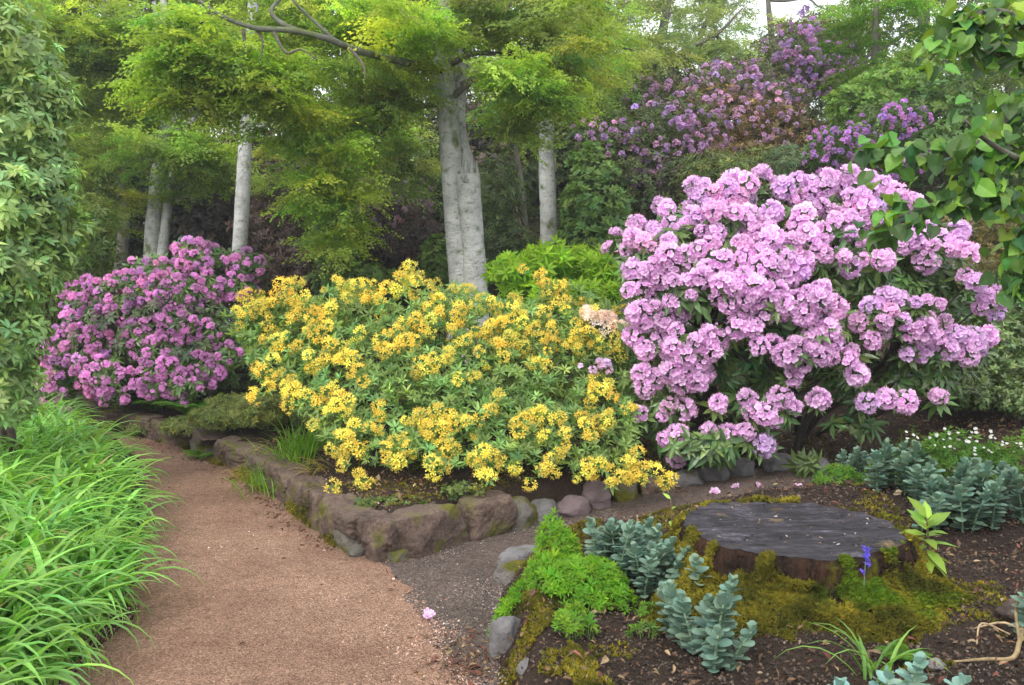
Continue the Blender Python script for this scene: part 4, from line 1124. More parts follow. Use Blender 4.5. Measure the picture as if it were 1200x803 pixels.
for (c, sz, rz, m, sd) in (((-.86, 5.38, .08), (.26, .22, .30), 1.9, M_stone, 301), ((-.79, 5.2, .03), (.14, .14, .16), .8, M_stone, 302), ((-.77, 5.25, .14), (.22, .22, .20), 1.2, M_stone, 303),
                           ((-.56, 5.42, .10), (.50, .28, .29), .96, M_stone, 304), ((-.17, 5.80, .11), (.36, .26, .25), .70, M_stone, 305), ((-.68, 5.22, .0), (.16, .12, .12), .9, M_stone_moss, 306)):
    b = MB(); rock(b, c, np.array(sz) * [1.12, 1.1, 1.12], sd, rz, .95, 4, .12); child(b, "stone", m, wall, True)

EDG = [((.03, 5.97, .12), (.34, .28, .28), .5, M_stone_moss, "moss covered round stone next to the squared wall block"),
       ((.22, 6.1, .13), (.24, .22, .22), .2, M_stone_grey, "grey edging stone behind the bright green leaves"),
       ((.42, 6.22, .14), (.28, .22, .2), .4, M_stone_purple, "flat reddish purple edging stone left of the upright purple one"),
       ((.62, 6.38, .18), (.24, .24, .28), .2, M_stone_purple, "upright rounded purple-brown edging stone below the last yellow flowers"),
       ((.83, 6.48, .18), (.24, .24, .26), .6, M_stone_moss, "yellow-green mossy stone between purple-brown stone and hanging flowers"),
       ((1.02, 6.56, .2), (.2, .2, .2), .1, M_stone, "small brown edging stone under the hanging yellow flowers"),
       ((1.32, 6.62, .22), (.3, .22, .18), .2, M_stone_grey, "broad grey stone directly behind the left rim of the stump"),
       ((1.56, 6.7, .24), (.24, .22, .2), .7, M_stone_grey, "middle grey stone of the row behind the stump"),
       ((1.75, 6.75, .24), (.22, .2, .2), .3, M_stone_grey, "rounded grey stone with moss under the pink rhododendron"),
       ((2.08, 6.85, .26), (.3, .24, .19), .1, M_stone_grey, "pale bluish grey stone behind the stump, near the blue-green sedum"),
       ((2.35, 6.85, .27), (.26, .22, .16), .2, M_stone_grey, "low grey stone at the right end of the row behind the stump")]
for i, (c, sz, rz, m, lab) in enumerate(EDG):
    b = MB(); z = ground_h(np.array([c[0]]), np.array([c[1] - .2]), False)[0]
    cc = np.array([c[0], c[1], z + sz[2] * .20])
    rock(b, np.zeros(3), sz, 320 + i, rz, .45, 4, .16)
    o = b.build("edging_stone", m, None, True); o.location = cc
    tag(o, lab, "stone", "stones edging the rear bed")

# rocks of the front bank
FR = [((.06, 5.0, .12), (.3, .22, .2), .9, M_stone_grey, "pale flat grey rock at the left edge of the bright green leaves"),
      ((.0, 4.78, .10), (.2, .16, .18), .4, M_stone_moss, "mossy rock below the pale flat rock on the side path edge"),
      ((-.02, 3.78, .06), (.16, .14, .26), .3, M_stone_grey, "upright grey stone sticking out of the mossy bank face"),
      ((.12, 3.42, .07), (.2, .18, .18), .8, M_stone_grey, "light grey stone at the foot of the mossy bank beside the path"),
      ((2.17, 3.62, .30), (.3, .2, .12), .3, M_stone, "flat brown stone on the soil right of the mossy stump"),
      ((1.55, 3.17, .28), (.08, .06, .05), .5, M_stone_grey, "small pale pebble beside the arching grass tuft")]
for i, (c, sz, rz, m, lab) in enumerate(FR):
    b = MB(); rock(b, np.zeros(3), sz, 360 + i, rz, .4, 4, .18)
    o = b.build("rock", m, None, True)
    o.location = (c[0], c[1], max(c[2] - .5, (gz(c[0], c[1]) + sz[2] * .25) if i not in (2, 3) else c[2]))
    tag(o, lab, "rock")

# ------------------------------------------------------------------ stump
sr = np.random.default_rng(130)
SC = np.array([1.34, 4.22]); SZ = gz(SC[0], SC[1] - .9)
TOPZ = .47
stump = thing("tree_stump", "wide old tree stump with dark weathered top and yellow-green moss flanks", "tree stump", None, (SC[0], SC[1], SZ))
na = 300
ang = np.linspace(0, 2 * np.pi, na, endpoint=False)
rim = .51 * (1 + .03 * np.sin(3 * ang + 1) + .02 * np.sin(7 * ang) + .03 * fbm(np.stack([np.cos(ang), np.sin(ang)], 1), 6, 4) + .012 * vnoise(np.stack([np.cos(ang), np.sin(ang)], 1), 24, 9))
prof = [(TOPZ - .008, 1.0, 0), (TOPZ - .03, 1.025, .2), (TOPZ - .07, 1.03, .8), (TOPZ - .11, 1.045, 1), (TOPZ - .145, 1.08, 1), (TOPZ - .175, 1.22, 1), (TOPZ - .205, 1.40, 1), (TOPZ - .25, 1.55, 1), (TOPZ - .30, 1.65, .8), (TOPZ - .40, 1.7, .5)]
rows = []
fl = .75 + .25 * np.cos(ang + np.pi / 2) + .16 * np.sin(5 * ang + .6) + .1 * np.sin(9 * ang)        # buttress flare, most to the front
for z, k, w in prof:
    rad = rim * (1 + (k - 1) * np.clip(fl, .2, 1.2))
    px_ = np.stack([np.cos(ang) * rad, np.sin(ang) * rad, np.full(na, z)], 1)
    nz = fbm(px_ * [1, 1, .5], 9, 5, 4)
    rad = rad * (1 + w * .05 * nz + .035 * w * np.abs(np.sin(11 * ang + 2 * nz)) * sstep(TOPZ - .2, TOPZ - .08, z) + .012 * vnoise(px_ * [9, 9, 1], 2, 12))
    zz = z + w * .015 * fbm(px_, 6, 15)
    rows.append(np.stack([SC[0] + np.cos(ang) * rad, SC[1] + np.sin(ang) * rad, zz], 1))
rows = np.array(rows)
# subdivide rows vertically
fine = []
for i in range(len(rows) - 1):
    for t in (0, .34, .67): fine.append(rows[i] * (1 - t) + rows[i + 1] * t)
fine.append(rows[-1]); fine = np.array(fine)
fine = fine + (np.stack([np.cos(ang), np.sin(ang), np.zeros(na)], 1) * (.018 * fbm(fine.reshape(-1, 3) * [1, 1, .6], 16, 25, 3)).reshape(len(fine), na)[..., None]) * np.linspace(.3, 1, len(fine))[:, None, None]
mb = MB(); idx = np.arange(fine.shape[0] * na).reshape(-1, na)
q = np.stack([idx[:-1], idx[1:], np.roll(idx[1:], -1, 1), np.roll(idx[:-1], -1, 1)], -1).reshape(-1, 4)
mb.add(fine.reshape(-1, 3), None, q)
child(mb, "bark", M_stumpbark, stump, True)
BARKROWS = fine
fb_ = MB()                                                # broken upright bark plates round the rim
for k in range(230):
    a = sr.uniform(0, 6.283); j = int(a / 6.2832 * na) % na; h = sr.uniform(.03, .12); z = TOPZ - sr.uniform(.012, .05) - h / 2
    p_ = fine[min(len(fine) - 1, int((TOPZ - z) / .022)), j]
    rock(fb_, (p_[0] + math.cos(a) * .004, p_[1] + math.sin(a) * .004, z), (sr.uniform(.02, .06), sr.uniform(.02, .05), h), 900 + k, a + 1.57, .5, 2, .35, sr.normal(0, .12))
o_ = child(fb_, "bark_plates", M_stumpbark, stump); o_['kind'] = 'stuff'
# weathered cut top
m, nt, N, L = new_mat("stump_top")
out = N.new("ShaderNodeOutputMaterial"); b = N.new("ShaderNodeBsdfPrincipled"); L.new(b.outputs[0], out.inputs[0])
b.inputs['Roughness'].default_value = .7; b.inputs['Specular IOR Level'].default_value = .3
geo = N.new("ShaderNodeNewGeometry"); mp = N.new("ShaderNodeMapping"); mp.inputs['Scale'].default_value = (1.2, 7, 2); mp.inputs['Rotation'].default_value = (0, 0, -.12)
L.new(geo.outputs['Position'], mp.inputs[0])
t = N.new("ShaderNodeTexNoise"); t.inputs['Scale'].default_value = 2.6; t.inputs['Detail'].default_value = 12; t.inputs['Roughness'].default_value = .76; L.new(mp.outputs[0], t.inputs['Vector'])
rp = ramp(N, [(.34, (.006, .005, .006)), (.46, (.02, .018, .02)), (.56, (.04, .036, .042)), (.64, (.075, .07, .08)), (.76, (.17, .16, .175))]); L.new(t.outputs['Fac'], rp.inputs[0])
t2 = N.new("ShaderNodeTexNoise"); t2.inputs['Scale'].default_value = 4; t2.inputs['Detail'].default_value = 6; L.new(geo.outputs['Position'], t2.inputs['Vector'])
mr = N.new("ShaderNodeMapRange"); mr.inputs[1].default_value = .62; mr.inputs[2].default_value = .72; L.new(t2.outputs['Fac'], mr.inputs[0])
mx = N.new("ShaderNodeMixRGB"); L.new(mr.outputs[0], mx.inputs[0]); L.new(rp.outputs[0], mx.inputs[1]); mx.inputs[2].default_value = (.16, .11, .05, 1)
mp4 = N.new("ShaderNodeMapping"); mp4.inputs['Scale'].default_value = (1, 5, 1); mp4.inputs['Rotation'].default_value = (0, 0, -.12); L.new(geo.outputs['Position'], mp4.inputs[0])
t5 = N.new("ShaderNodeTexNoise"); t5.inputs['Scale'].default_value = 28; t5.inputs['Detail'].default_value = 10; t5.inputs['Roughness'].default_value = .75; L.new(mp4.outputs[0], t5.inputs['Vector'])
r5_ = ramp(N, [(.36, (.25, .25, .25)), (.5, (.95, .95, .95)), (.66, (1.9, 1.85, 1.85))]); L.new(t5.outputs['Fac'], r5_.inputs[0])
m5_ = N.new("ShaderNodeMixRGB"); m5_.blend_type = 'MULTIPLY'; m5_.inputs[0].default_value = 1; L.new(mx.outputs[0], m5_.inputs[1]); L.new(r5_.outputs[0], m5_.inputs[2]); mx = m5_
t6 = N.new("ShaderNodeTexNoise"); t6.inputs['Scale'].default_value = 5.5; t6.inputs['Detail'].default_value = 8; t6.inputs['Roughness'].default_value = .65; L.new(geo.outputs['Position'], t6.inputs['Vector'])
r6_ = ramp(N, [(.35, (.35, .33, .33)), (.5, (.9, .9, .9)), (.65, (1.9, 1.9, 2.0))]); L.new(t6.outputs['Fac'], r6_.inputs[0])
m6_ = N.new("ShaderNodeMixRGB"); m6_.blend_type = 'MULTIPLY'; m6_.inputs[0].default_value = 1; L.new(mx.outputs[0], m6_.inputs[1]); L.new(r6_.outputs[0], m6_.inputs[2]); mx = m6_
q6_ = N.new("ShaderNodeMapRange"); q6_.inputs[1].default_value = .35; q6_.inputs[2].default_value = .62; q6_.inputs[3].default_value = .38; q6_.inputs[4].default_value = .85
L.new(t6.outputs['Fac'], q6_.inputs[0]); L.new(q6_.outputs[0], b.inputs['Roughness'])
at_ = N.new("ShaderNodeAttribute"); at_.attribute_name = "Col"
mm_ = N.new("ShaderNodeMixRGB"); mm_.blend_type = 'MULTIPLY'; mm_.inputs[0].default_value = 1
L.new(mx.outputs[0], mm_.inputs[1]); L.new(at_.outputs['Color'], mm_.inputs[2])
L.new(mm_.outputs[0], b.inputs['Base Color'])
mp2 = N.new("ShaderNodeMapping"); mp2.inputs['Scale'].default_value = (1, 14, 1); mp2.inputs['Rotation'].default_value = (0, 0, -.12); L.new(geo.outputs['Position'], mp2.inputs[0])
t3 = N.new("ShaderNodeTexNoise"); t3.inputs['Scale'].default_value = 6; t3.inputs['Detail'].default_value = 8; L.new(mp2.outputs[0], t3.inputs['Vector'])
bm_ = N.new("ShaderNodeBump"); bm_.inputs['Strength'].default_value = .9; bm_.inputs['Distance'].default_value = .02; L.new(t3.outputs['Fac'], bm_.inputs['Height']); L.new(bm_.outputs[0], b.inputs['Normal'])
M_top = m
mb = MB(); rs = np.linspace(1, 0.02, 110)
g = np.stack([np.stack([SC[0] + np.cos(ang) * rim * k, SC[1] + np.sin(ang) * rim * k], 1) for k in rs])
xy = g.reshape(-1, 2)
ca = math.cos(.12); la = (xy[:, 0] - SC[0]) * ca + (xy[:, 1] - SC[1]) * math.sin(.12); lb = -(xy[:, 0] - SC[0]) * math.sin(.12) + (xy[:, 1] - SC[1]) * ca
edge = np.repeat(sstep(0, .07, 1 - rs), na)
zt = TOPZ + edge * (.010 * fbm(np.stack([la * 1.5, lb * 14], 1), 2, 60, 4) + .008 * fbm(xy, 3, 61)) - .008 * (1 - edge)
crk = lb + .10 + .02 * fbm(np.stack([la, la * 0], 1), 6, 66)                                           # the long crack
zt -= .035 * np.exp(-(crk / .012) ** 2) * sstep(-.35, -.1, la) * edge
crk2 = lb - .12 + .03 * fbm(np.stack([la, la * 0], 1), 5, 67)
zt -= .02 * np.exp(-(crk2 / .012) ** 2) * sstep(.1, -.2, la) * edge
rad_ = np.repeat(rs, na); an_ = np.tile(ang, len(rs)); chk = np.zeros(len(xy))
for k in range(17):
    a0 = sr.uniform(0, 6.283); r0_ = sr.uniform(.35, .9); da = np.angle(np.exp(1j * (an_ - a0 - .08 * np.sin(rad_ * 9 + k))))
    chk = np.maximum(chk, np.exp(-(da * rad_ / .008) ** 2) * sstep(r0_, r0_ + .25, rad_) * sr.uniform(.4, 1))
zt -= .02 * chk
idx = np.arange(len(rs) * na).reshape(-1, na)
q = np.stack([idx[:-1], np.roll(idx[:-1], -1, 1), np.roll(idx[1:], -1, 1), idx[1:]], -1).reshape(-1, 4)
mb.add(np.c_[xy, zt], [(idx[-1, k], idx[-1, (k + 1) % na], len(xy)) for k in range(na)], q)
crack_shade = np.clip(.9 * np.exp(-(crk / .010) ** 2) * sstep(-.35, -.1, la) + .7 * np.exp(-(crk2 / .008) ** 2) * sstep(.1, -.2, la) + .75 * chk, 0, .92)[:, None] * np.ones((1, 3))  # occlusion shade painted into the vertex colour along the cracks
mb.v[-1] = np.vstack([mb.v[-1], [SC[0], SC[1], TOPZ]]); mb.c[-1] = np.vstack([1 - crack_shade, np.ones((1, 3))]); mb.n += 1
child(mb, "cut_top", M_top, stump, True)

def moss_t(r):
    mb = MB()
    for k in range(7):
        a = r.uniform(0, 6.28); d = np.array([math.cos(a) * r.uniform(.2, .9), math.sin(a) * r.uniform(.2, .9), r.uniform(.5, 1)])
        s = np.array([-math.sin(a), math.cos(a), 0]) * .22
        o = np.array([r.uniform(-.4, .4), r.uniform(-.4, .4), 0])
        mb.add([o - s, o + s, o + d], [(0, 1, 2)], None, np.array([(.9, .9, .9), (.9, .9, .9), (1.1, 1.1, 1.1)]))  # darker root, lighter tip: shading painted into each tuft's colour
    return mb.template()
MOSS = [moss_t(sr) for _ in range(3)]
def mosses(pos, nrm, size, r, ca=(.06, .065, .012), cb=(.25, .215, .025), green=None):
    mb = MB(); n = len(pos)
    k = np.clip(.5 + .8 * fbm(pos, 6, 71), 0, 1)[:, None]
    col = np.array(ca) * (1 - k) + np.array(cb) * k
    if green is not None: col = col * (1 - green[:, None]) + np.array((.09, .16, .012)) * green[:, None]
    col = jitter(col, n, r, .2, .1)
    R = frames_z(nrm, r); w = r.integers(0, 3, n)
    for j in range(3):
        s = w == j; mb.scatter(MOSS[j], pos[s], R[s], size * r.uniform(.6, 1.3, s.sum()), col[s])
    return mb
nr_, n_a = BARKROWS.shape[:2]
n = 70000
ii = sr.uniform(0, nr_ - 1.01, n); jj = sr.integers(0, na, n)
i0 = ii.astype(int); f = (ii - i0)[:, None]
pm = BARKROWS[i0, jj] * (1 - f) + BARKROWS[i0 + 1, jj] * f
pm = pm + sr.normal(0, .006, pm.shape) + (np.stack([np.cos(ang[jj]), np.sin(ang[jj]), np.full(n, .5)], 1) * (np.clip(fbm(pm, 7, 88, 2), 0, 1) * .05)[:, None])
nm = norm(np.stack([np.cos(ang[jj]), np.sin(ang[jj]), np.full(n, .8)], 1))
low = sstep(TOPZ - .06, TOPZ - .16, pm[:, 2])
left = sstep(-.25, -.5, np.cos(ang[jj]))
keep = (fbm(pm * [1, 1, .6], 6, 80, 3) * 1.2 + 1.9 * low + .8 * left - .40 + .9 * vnoise(np.stack([np.cos(ang[jj]), np.sin(ang[jj])], 1), 7, 44) + .25 * np.cos(ang[jj] - .2)) > 0
gr = sstep(.0, .5, fbm(pm, 3, 83)) * sstep(1.2, 1.5, pm[:, 0])
pm, nm, gr = pm[keep], nm[keep], gr[keep]
child(mosses(pm, nm, .016, sr, green=gr), "moss", M_moss, stump)

# ------------------------------------------------------------------ low plants
def tone(a, n, r, v=.2, h=.1): return jitter(a, n, r, v, h)
def blades(mb, base, az, length, lean, width, col, r, seg=7, curl=1.3):
    """arching strap leaves, V-folded; arrays over n blades"""
    n = len(base)
    t = np.linspace(0, 1, seg + 1)
    th = (np.pi / 2 - lean)[:, None] - (curl * t ** 1.4)[None] * (0.6 + .8 * r.random((n, 1)))     # elevation along the blade
    dl = length[:, None] / seg
    hx = np.concatenate([np.zeros((n, 1)), np.cumsum(np.cos(th[:, :-1]) * dl, 1)], 1)
    hz = np.concatenate([np.zeros((n, 1)), np.cumsum(np.sin(th[:, :-1]) * dl, 1)], 1)
    side_drift = (r.normal(0, .12, (n, 1)) * length[:, None]) * t[None] ** 2
    d = np.stack([np.cos(az), np.sin(az)], 1); s = np.stack([-np.sin(az), np.cos(az)], 1)
    c = np.concatenate([base[:, None, :2] + d[:, None] * hx[..., None] + s[:, None] * side_drift[..., None], (base[:, 2:3] + hz)[..., None]], -1)
    w = width[:, None] * np.interp(t, [0, .25, .6, 1], [.55, 1, .85, .04])[None] * .5
    sv = np.concatenate([s, np.zeros((n, 1))], 1)[:, None, :]
    nv = np.stack([-np.sin(th) * np.cos(az)[:, None], -np.sin(th) * np.sin(az)[:, None], np.cos(th)], -1)
    Lf = c + sv * w[..., None] + nv * (w * .45)[..., None]; Rt = c - sv * w[..., None] + nv * (w * .45)[..., None]
    v = np.stack([Lf, c, Rt], 2)                                      # n, seg+1, 3, 3
    k = (seg + 1) * 3
    idx = np.arange(k).reshape(seg + 1, 3)
    q = np.concatenate([np.stack([idx[:-1, 0], idx[:-1, 1], idx[1:, 1], idx[1:, 0]], -1), np.stack([idx[:-1, 1], idx[:-1, 2], idx[1:, 2], idx[1:, 1]], -1)])
    f4 = (q[None] + (np.arange(n) * k)[:, None, None]).reshape(-1, 4)
    cc = np.repeat(np.broadcast_to(col, (n, 3))[:, None], k, 1) * np.repeat(np.interp(t, [0, .3, 1], [1, 1, 1.08]), 3)[None, :, None]
    mb.add(v.reshape(-1, 3), None, f4, cc.reshape(-1, 3))

# strappy bed on the left
gr_ = np.random.default_rng(140)
mb = MB()
nc = 1150
y = gr_.uniform(2.2, 9.6, nc) ; le = np.interp(y, LEFTL[:, 1], LEFTL[:, 0])
x = le - .06 - .12 * sstep(4, 6, y) - .28 * sstep(6, 8, y) - gr_.uniform(0, 1, nc) ** 1.1 * (.5 + y * .28)
nb = gr_.integers(5, 9, nc); tot = nb.sum()
cx, cy = np.repeat(x, nb) + gr_.normal(0, .035, tot), np.repeat(y, nb) + gr_.normal(0, .035, tot)
base = np.stack([cx, cy, ground_h(cx, cy)], 1)
az = gr_.uniform(0, 2 * np.pi, tot)
az = np.where(gr_.random(tot) < .35, gr_.normal(-.35, .7, tot), az)            # many lean out over the path
edge_d = np.interp(cy, LEFTL[:, 1], LEFTL[:, 0]) - cx
ln = gr_.uniform(.34, .70, tot) * (.8 + .2 * sstep(0, .5, edge_d))
blades(mb, base, az, ln, gr_.uniform(.1, .6, tot), gr_.uniform(.024, .044, tot), np.where(gr_.random((tot, 1)) < .03, np.array([[.4, .33, .13]]), tone((.20, .41, .085), tot, gr_, .24, .12)), gr_, 9, 2.25)
o = mb.build("strap_leaf_grass", M_blade, None, True); tag(o, "dense bright green strap leaved clumps arching over the left edge of the path", "grass", None, 'stuff')

def grass_tuft(name, label, c, n, ln, w, col, seed, lean=(.1, .7), spread=.1, curl=1.3, az=None, cat="grass tuft"):
    r = np.random.default_rng(seed); z = gz(*c)
    t = MB()
    b = np.stack([r.normal(0, spread, n), r.normal(0, spread, n), np.zeros(n)], 1)
    b[:, 2] = ground_h(b[:, 0] + c[0], b[:, 1] + c[1]) - z - .01
    a = r.uniform(0, 6.28, n) if az is None else r.normal(az, .7, n)
    blades(t, b, a, r.uniform(*ln, n), r.uniform(*lean, n), np.full(n, w), tone(col, n, r, .2, .12), r, 6, curl)
    o = t.build(name, M_blade, None, True); o.location = (c[0], c[1], z)
    return tag(o, label, cat)
p = P(335, 520, 7.0); grass_tuft("grass_tuft", "bright green grass tuft on top of the wall beside the yellow azalea", (p[0], p[1] + .1), 420, (.2, .4), .009, (.16, .33, .02), 151, spread=.15)
p = P(290, 527, 7.35); grass_tuft("dry_grass_tuft", "straw yellow grass tuft drooping over the stone wall", (p[0] + .08, p[1] + .1), 170, (.18, .34), .008, (.42, .36, .09), 152, (.5, 1.1), .07, 1.6, az=-2.2)
p = P(425, 555, 5.9); grass_tuft("dry_grass_tuft", "few dry straw blades hanging over the wall below the yellow flowers", (-1.43, 6.62), 40, (.15, .3), .008, (.4, .33, .1), 153, (.6, 1.1), .05, 1.5, az=-2.4)
grass_tuft("grass_tuft", "loose tuft of long arching green leaves in front of the mossy stump", (1.30, 3.12), 16, (.18, .40), .014, (.17, .33, .06), 154, (.2, .8), .03, 1.7)
p = P(1040, 800, 3.0); grass_tuft("grass_tuft", "small grass clump on the bank below the purple rhododendron", (-3.0, 9.15), 120, (.12, .25), .008, (.13, .27, .03), 155, spread=.12)

def fern(name, label, c, n, L, seed, col=(.10, .22, .03), az=None, lean=.6):
    r = np.random.default_rng(seed); z = gz(*c)
    mb = MB()
    for k in range(n):
        a = (k / n * 6.28 + r.uniform(-.3, .3)) if az is None else r.normal(az, .7)
        l = L * r.uniform(.75, 1.1); s = 16
        t = np.linspace(0, 1, s); th = 1.2 - lean * .3 - 1.25 * t
        hx = np.cumsum(np.cos(th)) * l / s; hz = np.cumsum(np.sin(th)) * l / s
        c_ = np.stack([math.cos(a) * hx, math.sin(a) * hx, hz], 1)
        tube(mb, c_[[0, 5, 10, 15]], [.004, .003, .002, .001], 4, 2, np.array(col) * .7)
        sd = np.array([-math.sin(a), math.cos(a), 0]); fw = norm(np.gradient(c_, axis=0))
        for sgn in (-1, 1):
            d = norm(sd * sgn + fw * .35 + np.array([0, 0, -.12])); sz = l * .30 * np.sin(np.pi * np.clip(t * .86 + .12, 0, 1)) + .01
            mb.scatter(LEAF_NARROW, c_, frames(d, np.tile([0, 0, 1.], (s, 1)) + r.normal(0, .1, (s, 3))), sz, tone(col, s, r, .12, .08))
    o = mb.build(name, M_thin, None); o.location = (c[0], c[1], z)
    return tag(o, label, "fern")
fern("fern", "light green fern under the left skirt of the purple rhododendron", (-4.0, 9.85), 9, .5, 161)
fern("fern", "arching fern below the middle of the purple rhododendron", (-3.45, 9.4), 9, .45, 162)
fern("fern", "small fern growing at the wall foot where the path bends away", (-2.95, 8.35), 6, .25, 163, (.14, .28, .03))
fern("fern", "small bright fern frond behind the arching grass before the stump", (1.46, 3.24), 5, .13, 164, (.12, .26, .03))
fern("fern", "pale fern under the lower branches of the pink rhododendron", (1.45, 7.5), 8, .45, 165, (.11, .2, .03))

leaf_bush("creeping_shrub", "low spreading small leaved olive shrub on the bank beside the wall", [
    (268, 488, 8.55, 50, 13, .4, 800), (228, 498, 9.1, 42, 9, .4, 600), (312, 480, 8.15, 35, 18, .4, 600), (185, 500, 9.7, 35, 7, .3, 300), (280, 472, 9.0, 40, 10, .35, 400)], 166, (.17, .21, .05), WH_LO, .045, M_leaf, vjit=.3, base=(-2.5, 8.75))
for i, (bl, lab) in enumerate((((470, 590, 5.65, 35, 8, .12, 60), "scraggly green weeds on the soil above the largest squared wall stone"),
                               ((545, 575, 5.85, 30, 8, .12, 46), "scraggly green weeds on the soil right above the second squared wall stone"),
                               ((430, 592, 5.6, 15, 7, .1, 30), "small weed growing at the corner of the stone wall"))):
    leaf_bush("weedy_plant", lab, [bl], 167 + i * 1000, (.13, .19, .045), WH_LOB, .035, M_leaf, nst=3)

# blue-green stonecrop stalks
def sedum_leaf():
    mb = MB()
    L_ = [(-.22, .12, .02), (-.42, .4, .07), (-.42, .75, .07), (-.2, 1.0, .0)]
    v = [(0, 0, 0), (0, .5, -.02), (0, 1.04, -.03)] + L_ + [(-x, y, z) for x, y, z in L_]
    f3 = [(0, 1, 3), (1, 4, 3), (1, 5, 4), (1, 6, 5), (1, 2, 6), (0, 7, 1), (1, 7, 8), (1, 8, 9), (1, 9, 10), (1, 10, 2)]
    mb.add(v, f3, None); return mb.template()
SEDUM = sedum_leaf()
def sedum(name, label, stalks, seed, col=(.17, .265, .195), lsz=.056):
    """stalks: (x, y, height, lean x, lean y)"""
    r = np.random.default_rng(seed)
    bx, by = np.mean([s[0] for s in stalks]), np.mean([s[1] for s in stalks]); bz = gz(bx, by)
    t = thing(name, label, "sedum", None, (bx, by, bz))
    for (x, y, h, lx, ly) in stalks:
        st, lf = MB(), MB()
        z = gz(x, y)
        a = np.array([x, y, z - .02]); e = np.array([x + lx, y + ly, z + h])
        mid = a * .5 + e * .5 + np.array([-lx * .15, -ly * .15, 0])
        c, _ = catmull([a, mid, e], [1, 1, 1], 12)
        tube(st, [a, mid, e], [.007, .006, .003], 6, 5, (.24, .36, .22))
        nn_ = max(6, int(h / .02)); tt = np.linspace(.18, 1, nn_)
        for j, u in enumerate(tt):
            p = c[int(u * (len(c) - 1))]; ax = norm(e - a)
            k = 4 if u > .85 else 3
            a0 = j * 1.25 + r.uniform(0, .4)
            aa = a0 + np.arange(k) * 2 * np.pi / k
            el = .0 + 1.0 * max(0, u - .75) / .25 + r.normal(0, .15, k)
            d = np.stack([np.cos(aa) * np.cos(el), np.sin(aa) * np.cos(el), np.sin(el)], 1) + ax * .2
            s = lsz * (1.05 - .35 * max(0, u - .8) / .2) * r.uniform(.75, 1.1, k) * (.75 + .25 * min(1, u * 3))
            lf.scatter(SEDUM, np.repeat(p[None], k, 0), frames(d, np.tile([0, 0, 1.], (k, 1)) + r.normal(0, .15, (k, 3))), s, tone(col, k, r, .14, .08))
        so = child(st, "stalk", M_wax, t, True)
        lf.v = [v_ - np.array(t.location) for v_ in lf.v]; lf.build("leaves", M_wax, so)
    return t
def clump(cx, cy, n, sx, sy, h, seed):
    r = np.random.default_rng(seed)
    return [(cx + r.normal(0, sx), cy + r.normal(0, sy), r.uniform(h * .7, h * 1.15), r.normal(0, .05), r.normal(-.03, .04)) for _ in range(n)]
sedum("sedum_plant", "tall clump of blue-green sedum beside the bright green leaf mound", clump(.55, 4.3, 16, .09, .09, .28, 171) + clump(.72, 4.08, 12, .08, .07, .22, 175), 172)
sedum("sedum_plant", "blue-green sedum stalk leaning over between the clump and the front pair", [(.80, 4.1, .2, .03, -.04), (.9, 4.0, .17, .05, -.02), (.84, 3.85, .22, -.04, -.05), (.75, 4.2, .2, -.04, -.03), (.98, 4.35, .2, .06, -.02)], 173)
sedum("sedum_plant", "two thick blue-green sedum stalks standing in front of the mossy stump", [(.72, 3.42, .2, -.05, .05), (.79, 3.32, .31, .05, 0), (.76, 3.26, .16, .0, -.06), (.83, 3.3, .15, .07, -.04), (.69, 3.5, .24, -.05, .03), (.67, 3.62, .2, -.04, 0), (.75, 3.36, .23, .01, -.02), (.77, 3.30, .26, .03, -.02)], 174, lsz=.056)
sedum("sedum_plant", "pale blue-green sedum tips at the lower picture edge before the stump", [(1.22, 2.86, .14, .0, -.05), (1.32, 2.88, .18, .02, -.03), (1.1, 2.84, .12, -.04, -.04), (1.42, 2.86, .1, .05, -.04)], 176, (.2, .33, .27))
sedum("sedum_plant", "small blue-green sedum just behind the stump, left of the white flowers", clump(2.35, 6.2, 10, .12, .1, .24, 177), 178)
sedum("sedum_plant", "wide spreading blue-green sedum patch at the right edge below white flowers", clump(2.5, 5.1, 17, .17, .12, .2, 179) + clump(2.85, 5.15, 18, .2, .15, .26, 180) + clump(2.5, 5.6, 8, .12, .1, .26, 190), 181, (.16, .26, .18), .068)
sd = sedum("sedum_plant", "leggy sedum on a bare bent pale stem in the bottom right soil", [(2.02, 3.42, .2, -.02, -.05), (1.98, 3.1, .12, -.03, -.04), (2.05, 3.12, .14, .02, -.06), (2.08, 3.5, .24, .05, -.03)], 182)
st = MB()
rz_ = lambda x, y, dz=.012: np.array([x, y, gz(x, y) + dz])
tube(st, [rz_(1.62, 3.18), rz_(1.75, 3.2, .02), rz_(1.86, 3.22, .03), rz_(1.93, 3.3, .05), rz_(2.0, 3.4, .06)], [.004, .007, .009, .009, .008], 8, 5, (.26, .19, .10), .1, 20, 3)
tube(st, [rz_(1.93, 3.3, .05), rz_(1.99, 3.28, .09), rz_(2.06, 3.32, .1)], [.007, .007, .006], 7, 4, (.26, .19, .09))
tube(st, [rz_(1.92, 3.28, .05), rz_(1.97, 3.4, .12), rz_(2.0, 3.42, .18)], [.006, .006, .005], 7, 4, (.22, .17, .09))
tube(st, [rz_(1.86, 3.5), rz_(1.94, 3.42, .06), rz_(2.0, 3.34, .04)], [.004, .005, .003], 6, 4, (.4, .3, .18))
tube(st, [rz_(1.8, 3.36), rz_(1.86, 3.44, .05), rz_(1.94, 3.38, .03)], [.003, .004, .003], 6, 4, (.38, .28, .17))
child(st, "bare_stem", M_twig, sd, True)

